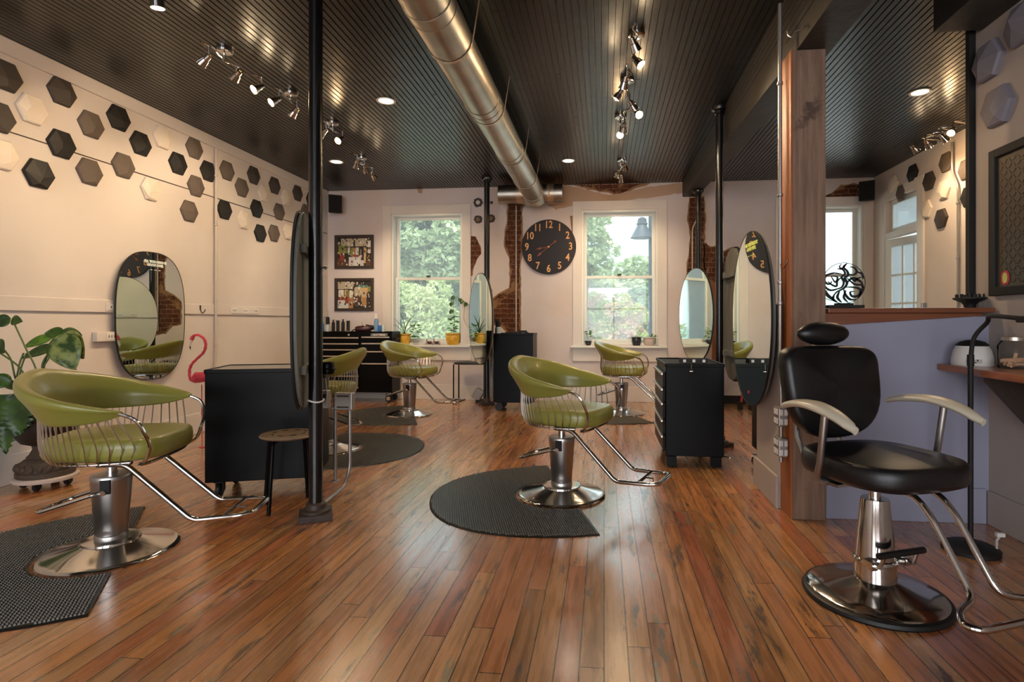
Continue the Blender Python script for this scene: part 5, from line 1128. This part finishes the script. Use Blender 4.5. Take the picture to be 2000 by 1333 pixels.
for k, s in enumerate(ST):
    pts = [W(px, py, 3.75) for px, py in s]; b.tube(smooth_path(pts+[((k % 4-1.5)*.03, (k % 3-1)*.03, .57)], 6), .0055, 6)
b.build('stems', M['stem'], t)
# ================================================================ FLAMINGO
fd = 5.30; fo = on_z(396, 876); fo = on_d(396, 630, fd); fx0, fy0 = fo[0], fo[1]
t = thing('flamingo_figure', 'pink wire-wrapped flamingo ornament standing behind the plain black chest', 'ornament', (fx0, fy0, 0))
def Wf(px, py, dd=0.0): p = on_d(px, py, fd+dd); return (p[0]-fx0, p[1]-fy0, p[2])
b = MB(); path = smooth_path([Wf(374, 664), Wf(379, 656), Wf(388, 655), Wf(398, 662), Wf(402, 674), Wf(398, 688), Wf(386, 700), Wf(374, 713), Wf(370, 727), Wf(373, 742), Wf(384, 746)], 6)
n = len(path); b.tube(path, [.018 if i < 5 else .0115+.004*max(0, (i/n-.75)*4) for i in range(n)], 10)
for k in range(3):   # wrapped wire
    pts = []
    for i in range(n*3):
        q_ = i/3; a_ = path[min(n-1, int(q_))]; c_ = path[min(n-1, int(q_)+1)]; p = vlerp(a_, c_, q_-int(q_)); an = i*1.7+k*2.1; pts.append((p[0]+cos(an)*.014, p[1]+sin(an)*.014, p[2]+sin(an*1.3)*.008))
    b.tube(pts, .0018, 4)
b.build('neck', M['pink'], t)
c = Wf(394, 737); rr = random.Random(9); b = MB(); b.ball(c, .058, 16, 1.35, .95, .85)
for k in range(26):
    pts = []; a0 = rr.uniform(0, 6.28); inc = rr.uniform(-1, 1)
    for i in range(20): a = a0+i*.32; z = inc*sin(a*1.0+k); q_ = sqrt(max(0, 1-z*z*.8)); pts.append((c[0]+cos(a)*q_*.086, c[1]+sin(a)*q_*.064, c[2]+z*.056))
    b.tube(pts, .002, 4)
b.build('body', M['pink'], t)
b = MB(); b.tube([Wf(375, 664), Wf(371, 674), Wf(371, 681)], [.012, .009, .004], 8); bk_ = b.build('beak', M['palepot'], t); b = MB(); b.tube([Wf(371, 677), Wf(372, 683)], [.0075, .003], 8); b.build('beak_tip', M['blackm'], bk_)
for k, x in ((0, 394), (1, 401)): a = Wf(x, 752); b = MB(); b.tube([a, (a[0]+.004, a[1]+.02*k, .0)], .0045, 6); b.ball((a[0]+.002, a[1]+.01*k, a[2]*.55), .009, 8); b.box((a[0]+.004, a[1]+.02*k, .004), (.05, .03, .006)); b.build('leg', M['pink'], t)
# ================================================================ WINDOW SILL PLANTS
SZ = WZ0-.012
def pot_plant(name, label, px, pr, ph, mat, leaves, cat='potted plant', yy=8.43, prof=None, lmat='leafC'):
    p = on_y(px, 670, yy); t = thing(name, label, cat, (p[0], yy, SZ))
    b = MB(); b.lathe(prof or [(.001, 0), (pr*.7, 0), (pr*.78, .01), (pr*.98, ph*.5), (pr, ph*.75), (pr*.93, ph*.86), (pr*1.08, ph*.9), (pr*1.08, ph), (pr*.95, ph), (pr*.9, ph*.9), (.001, ph*.9)], n=32); b.build('pot', M[mat], t)
    b = MB(); b.lathe([(.001, ph*.92), (pr*.88, ph*.9)], n=20); b.build('soil', M['soil'], t)
    b = MB()
    for lf in leaves: leaf(b, *lf)
    if leaves: b.build('leaves', M[lmat], t)
    return t
def bushy(n, h, sp, seed, z0, sz=.03):
    r = random.Random(seed); o = []
    for k in range(n): a = r.uniform(0, 6.28); z = z0+r.uniform(.1, 1)*h; q = r.uniform(.2, 1)*sp; bs = (cos(a)*q*.6, sin(a)*q*.35, z); tp = (cos(a)*(q*.6+sz*1.6), sin(a)*(q*.35+sz), z+r.uniform(-.02, .02)); o.append((bs, tp, (-sin(a), cos(a), .3), sz*.6, .1))
    return o
aloe = [((0, 0, .15), (.17*cos(a)*k, .05*sin(a), .15+.34*k2), (0, 1, 0), .011, .08, 0, .5) for a, k, k2 in [(0, 1, 1.0), (.5, .6, .8), (3.1, 1, .8), (2.6, .5, 1), (1.5, .2, .7), (3.3, 1.2, .55), (.1, 1.3, .6)]]
pot_plant('potted_aloe', 'spiky aloe in a yellow glazed pot at the left end of the left sill', 790, .10, .175, 'yellow', aloe, lmat='leafA', yy=8.43)
pt = pot_plant('leafy_cutting', 'bushy green cutting in a small glass on the left sill beside the aloe', 812, .045, .11, 'jar', bushy(34, .22, .11, 3, .09, .04), prof=[(.001, 0), (.04, 0), (.045, .11)])
vine = bushy(22, .30, .06, 5, .15, .05)+[((.03*sin(k*1.3), 0, .2+k*.045), (.03*sin(k*1.3)+.06*cos(k*2.2), .0, .23+k*.045), (0, 1, .4), .024, .1) for k in range(12)]
t = pot_plant('potted_vine', 'climbing vine in a yellow glazed pot at the right end of the left sill', 885, .115, .185, 'yellow', vine)
b = MB(); b.tube(smooth_path([(0, 0, .15), (.02, 0, .4), (-.0, 0, .6), (.03, 0, .74), (.12, -.08, .72), (.22, -.10, .66), (.3, -.1, .6)], 6), .004, 5); b.tube(smooth_path([(.22, -.1, .66), (.2, -.1, .4), (.3, -.1, .25), (.36, -.1, .22)], 6), .003, 5); b.build('stem', M['stem'], t)
b = MB()
for k, (x, z) in enumerate([(.12, .72), (.17, .70), (.24, .66), (.29, .58), (.0, .66), (.04, .76), (.34, .22), (.31, .16), (.02, .55)]): leaf(b, (x, -.09, z), (x+.05*cos(k*2), -.11, z-.07), (1, .3, .2), .03)
b.build('hanging_leaves', M['leafA'], t)
for k, (px, lb) in enumerate([(839, 'left dark red crab-like figurine on the left window sill'), (853, 'right dark red crab-like figurine on the left window sill')]):
    p = on_y(px, 672, 8.43); t = thing('crab_figurine', lb, 'figurine', (p[0], 8.42, SZ), 0, 'crab figurines on the sill'); b = MB(); b.ball((0, 0, .03), .028, 12, 1.3, .9, .7)
    for j in range(6): a = R(20+j*28); b.tube([(0, 0, .03), (cos(a)*.045, -.01, .06), (cos(a)*.065, -.015, .0)], .004, 5)
    b.tube([(-.03, 0, .04), (-.045, -.01, .08), (-.03, -.015, .09)], .006, 6); b.build('shell', M['brown_red'] if 'brown_red' in M else M.setdefault('brown_red', P('dark_red_lacquer', '#4a1c18', rough=.35)), t)
pot_plant('small_plant', 'small sprouting plant in a dark pot at the left end of the middle sill', 1149, .05, .07, 'darkpot', bushy(16, .2, .05, 8, .06, .035))
pot_plant('potted_cactus', 'low sprouting plant in a dark glazed pot on the middle sill', 1243, .072, .13, 'darkpot', [((0, 0, .12), (.14*cos(a), .03, .15+.05*sin(a)), (0, 1, 0), .006, .15, 0, .4) for a in (.2, .7, 1.4, 2.2, 2.9)])
pot_plant('potted_succulent', 'pale ribbed planter on the middle sill beside the dark pot', 1268, .09, .125, 'palepot', [((.05, 0, .12), (.14, -.02, .17), (0, 1, .3), .02, .1), ((.05, 0, .12), (.17, -.02, .15), (0, 1, .3), .018, .1), ((.03, 0, .12), (.05, -.03, .19), (1, 0, .3), .015, .1)])
p = on_y(1285, 670, 8.40); t = thing('bud_vase', 'tiny clear bud vase at the right end of the middle sill', 'vase', (p[0]-.015, 8.38, SZ)); b = MB(); b.lathe([(.001, 0), (.028, 0), (.022, .01), (.008, .03), (.01, .08), (.014, .11)], n=20, cap=False); b.build('vase', M['jar'], t)
# ================================================================ BOTTLES AND TOOLS ON THE CHESTS
CZ = 1.050
def bottle(label, px, r, h, mat, capmat='blackm', caph=.03, capr=None, yy=8.08, cat='bottle', name='bottle', grp='bottles on the wide drawer chest', pump=False, wedge=False):
    p = on_y(px, 640, yy); t = thing(name, label, cat, (p[0], yy, CZ), 0, grp)
    b = MB(); hb = h-caph
    if wedge: b.rings([[(cos(a)*r, sin(a)*r, 0) for a in [2*pi*k/20 for k in range(20)]], [(cos(a)*r*1.05, sin(a)*r*.7, hb*.5) for a in [2*pi*k/20 for k in range(20)]], [(cos(a)*r*1.2, sin(a)*r*.12, hb) for a in [2*pi*k/20 for k in range(20)]]])
    else: b.lathe([(.001, 0), (r*.95, 0), (r, .006), (r, hb*.84), (r*.7, hb*.94), (r*.4, hb), (.001, hb)], n=24)
    b.build('bottle_body', M[mat], t); b = MB(); cr = capr or r*.45
    if pump: b.lathe([(cr, hb-.004), (cr, hb+.01), (.005, hb+.012), (.005, hb+caph)], n=14); b.box((-.012, 0, hb+caph), (.04, .014, .01))
    elif wedge: b.lathe([(r*1.02, -.0), (r*1.02, .02)], n=20)
    else: b.lathe([(cr, hb-.004), (cr, hb+caph*.8), (cr*.6, hb+caph), (.001, hb+caph)], n=16)
    b.build('cap', M[capmat], t)
M['bluep'] = P('blue_plastic', '#1F5FA8', rough=.35); M['bluec'] = P('light_blue_can', '#6F93B8', rough=.35); M['clearw'] = P('frosted_bottle', '#B9C6C0', rough=.3)
bottle('bright blue bottle beside the pole on the wide drawer chest', 630, .022, .17, 'bluep', 'bluep')
bottle('black-topped spray bottle with a clear base on the wide drawer chest', 640, .03, .235, 'clearw', 'blackm', .11, .028)
bottle('shorter plain black squeeze bottle, left of the two with nozzles', 651, .024, .19, 'blackm', 'blackm')
bottle('black upright tube between the two black squeeze bottles', 660, .024, .21, 'blackm', 'blackm', wedge=True)
bottle('taller plain black squeeze bottle, right of the two with nozzles', 670, .025, .20, 'blackm', 'blackm')
bottle('dark tube with a silvery top on the wide drawer chest', 680, .024, .205, 'blackm', 'conduit', wedge=True)
bottle('light blue spray can with a white cap on the wide drawer chest', 735, .034, .28, 'bluec', 'white', .07, .032)
bottle('small blue bottle with a white cap beside the spray can', 742, .026, .15, 'bluep', 'white', .04)
bottle('small pale pump bottle at the right end of the drawer chest top', 749, .022, .14, 'clearw', 'white', .03, pump=True)
p = on_y(710, 645, 8.08); t = thing('hair_dryer', 'dark hair dryer lying in a heap on the wide drawer chest', 'hair dryer', (p[0], 8.08, CZ), R(15)); b = MB(); b.lathe([(.03, -.12), (.045, -.08), (.05, 0), (.045, .08), (.03, .11)], (0, 0, .05), 20, axis='x'); b.build('barrel', M.setdefault('maroon', P('maroon_plastic', '#3a1416', rough=.35)), t)
b = MB(); b.tube([(.03, 0, .08), (-.02, -.02, .15)], [.018, .014], 10); b.build('handle', M['palepot'], t); b = MB(); b.tube(smooth_path([(.08, -.02, .03), (.14, .03, .05), (.1, .06, .09), (.02, .05, .11), (-.1, .03, .06), (-.17, .0, .02)], 6), .008, 6); b.ball((.1, .02, .07), .05, 12, 1.4, 1, .8); b.build('cord', M['blackm'], t)
# things on the back cart
for k, (px, mt_, lb) in enumerate([(966, 'blackm', 'black bottle on the back tool cart beside the narrow mirror'), (974, 'clearw', 'clear bottle with a black top on the back tool cart')]):
    p = on_y(px+(3 if k == 0 else 0), 640, 7.45); t = thing('bottle', lb, 'bottle', (p[0], 7.45+.08*(1-k), 1.04)); b = MB(); b.lathe([(.001, 0), (.03, 0), (.03, .09), (.02, .1), (.001, .1)], n=20); b.build('bottle_body', M[mt_], t); b = MB(); b.lathe([(.024, .098), (.024, .17), (.018, .175), (.001, .176)], n=16); b.box((-.015, 0, .185), (.05, .03, .025)); b.build('cap', M['blackm'], t)
p = on_y(1010, 650, 7.45); t = thing('tool_tray', 'low black tray with clippers on the back tool cart', 'tray', (p[0], 7.43, 1.04)); b = MB(); b.b2(-.15, .15, -.05, .06, 0, .03); b.b2(.03, .13, -.04, .05, .03, .05); b.build('tray', M['blackm'], t, smooth=False, bevel=.003); b = MB()
for x in (-.1, -.05, .02, .08, .11): b.ball((x, -.052, .018), .006, 6)
b.build('studs', M['chrome'], t)
# red step stool glimpsed at the back right, board and dark strip
a = on_z(1454, 800); t = thing('red_step_stool', 'red-legged folding step glimpsed between the mirrors at the back right', 'step stool', (a[0], a[1], 0))
for k in (0, 1): b = MB(); b.tube([(k*.14-.05, 0, 0), (k*.14-.05+.10, .18, .62)], .014, 8); b.build('leg', M['red'], t)
b = MB(); b.box((.09, .10, .36), (.2, .1, .02)); b.box((.11, .17, .6), (.22, .16, .025)); b.build('tread', M['red'], t, smooth=False, bevel=.003); b = MB(); b.b2(-.09, -.03, -.05, .02, 0, .1); b.b2(.06, .12, -.05, .02, 0, .1); b.build('foot', M['blackm'], t, smooth=False)
a = on_y(1393, 700, 8.2); c = on_y(1403, 700, 8.2); zt = on_y(1398, 556, 8.2)[2]; t = thing('wooden_board', 'upright orange wooden board leaning at the back wall behind the poles', 'board', (a[0], 8.26, 0)); b = MB(); b.b2(0, .12, 0, .05, 0, zt); b.build('board', M['post_side'], t, smooth=False, bevel=.003)
trim(10, 1.4, XR-.02, YB-.03, YB-.021, 0, .12, 'blackm')
# ================================================================ CAMERA, WORLD, DAYLIGHT, ADDED FILL
cam = bpy.data.cameras.new('camera'); co = bpy.data.objects.new('camera', cam); COL.objects.link(co); co.location = (0, 0, H); co.rotation_euler = (pi/2, 0, AY)
cam.sensor_width = 36; cam.lens = F/2000*36; cam.shift_x = -(PX-1000)/2000; cam.shift_y = -(666.5-PY)/2000; cam.clip_start = .05; cam.clip_end = 400
SC.camera = co
w = bpy.data.worlds.new('sky'); SC.world = w; w.use_nodes = True; nt = w.node_tree; bg = nt.nodes['Background']
tc = nt.nodes.new('ShaderNodeTexCoord'); sp = nt.nodes.new('ShaderNodeSeparateXYZ'); rp = nt.nodes.new('ShaderNodeValToRGB'); nt.links.new(tc.outputs['Generated'], sp.inputs[0]); nt.links.new(sp.outputs[2], rp.inputs[0])
rp.color_ramp.elements[0].position = 0; rp.color_ramp.elements[0].color = (.78, .86, .92, 1); rp.color_ramp.elements[1].position = .6; rp.color_ramp.elements[1].color = (.80, .88, 1, 1)
nt.links.new(rp.outputs[0], bg.inputs[0]); bg.inputs[1].default_value = WORLD
def area(name, loc, rot, sx, sy, power, color):
    l = lights.new(name, 'AREA'); l.shape = 'RECTANGLE'; l.size = sx; l.size_y = sy; l.energy = power; l.color = color
    o = bpy.data.objects.new(name, l); COL.objects.link(o); o.location = loc; o.rotation_euler = rot; return o
for k, (x0, x1) in enumerate(FW): area('added_rear_fill', ((x0+x1)/2, YF-.1, 1.7), (pi/2, 0, 0), x1-x0, 2.4, REAR_FILL*(x1-x0), (.95, .96, 1))  # area fill lights added behind the viewer to brighten the room
s = lights.new('sun', 'SUN'); s.energy = SUN; s.angle = R(3); s.color = (1, .95, .86); o = bpy.data.objects.new('sun', s); COL.objects.link(o); o.rotation_euler = (R(35), R(12), R(-20))
SC.view_settings.view_transform = 'Standard'; SC.view_settings.look = 'None'; SC.view_settings.gamma = 1; SC.view_settings.exposure = EXPO; SC.view_settings.use_curve_mapping = False
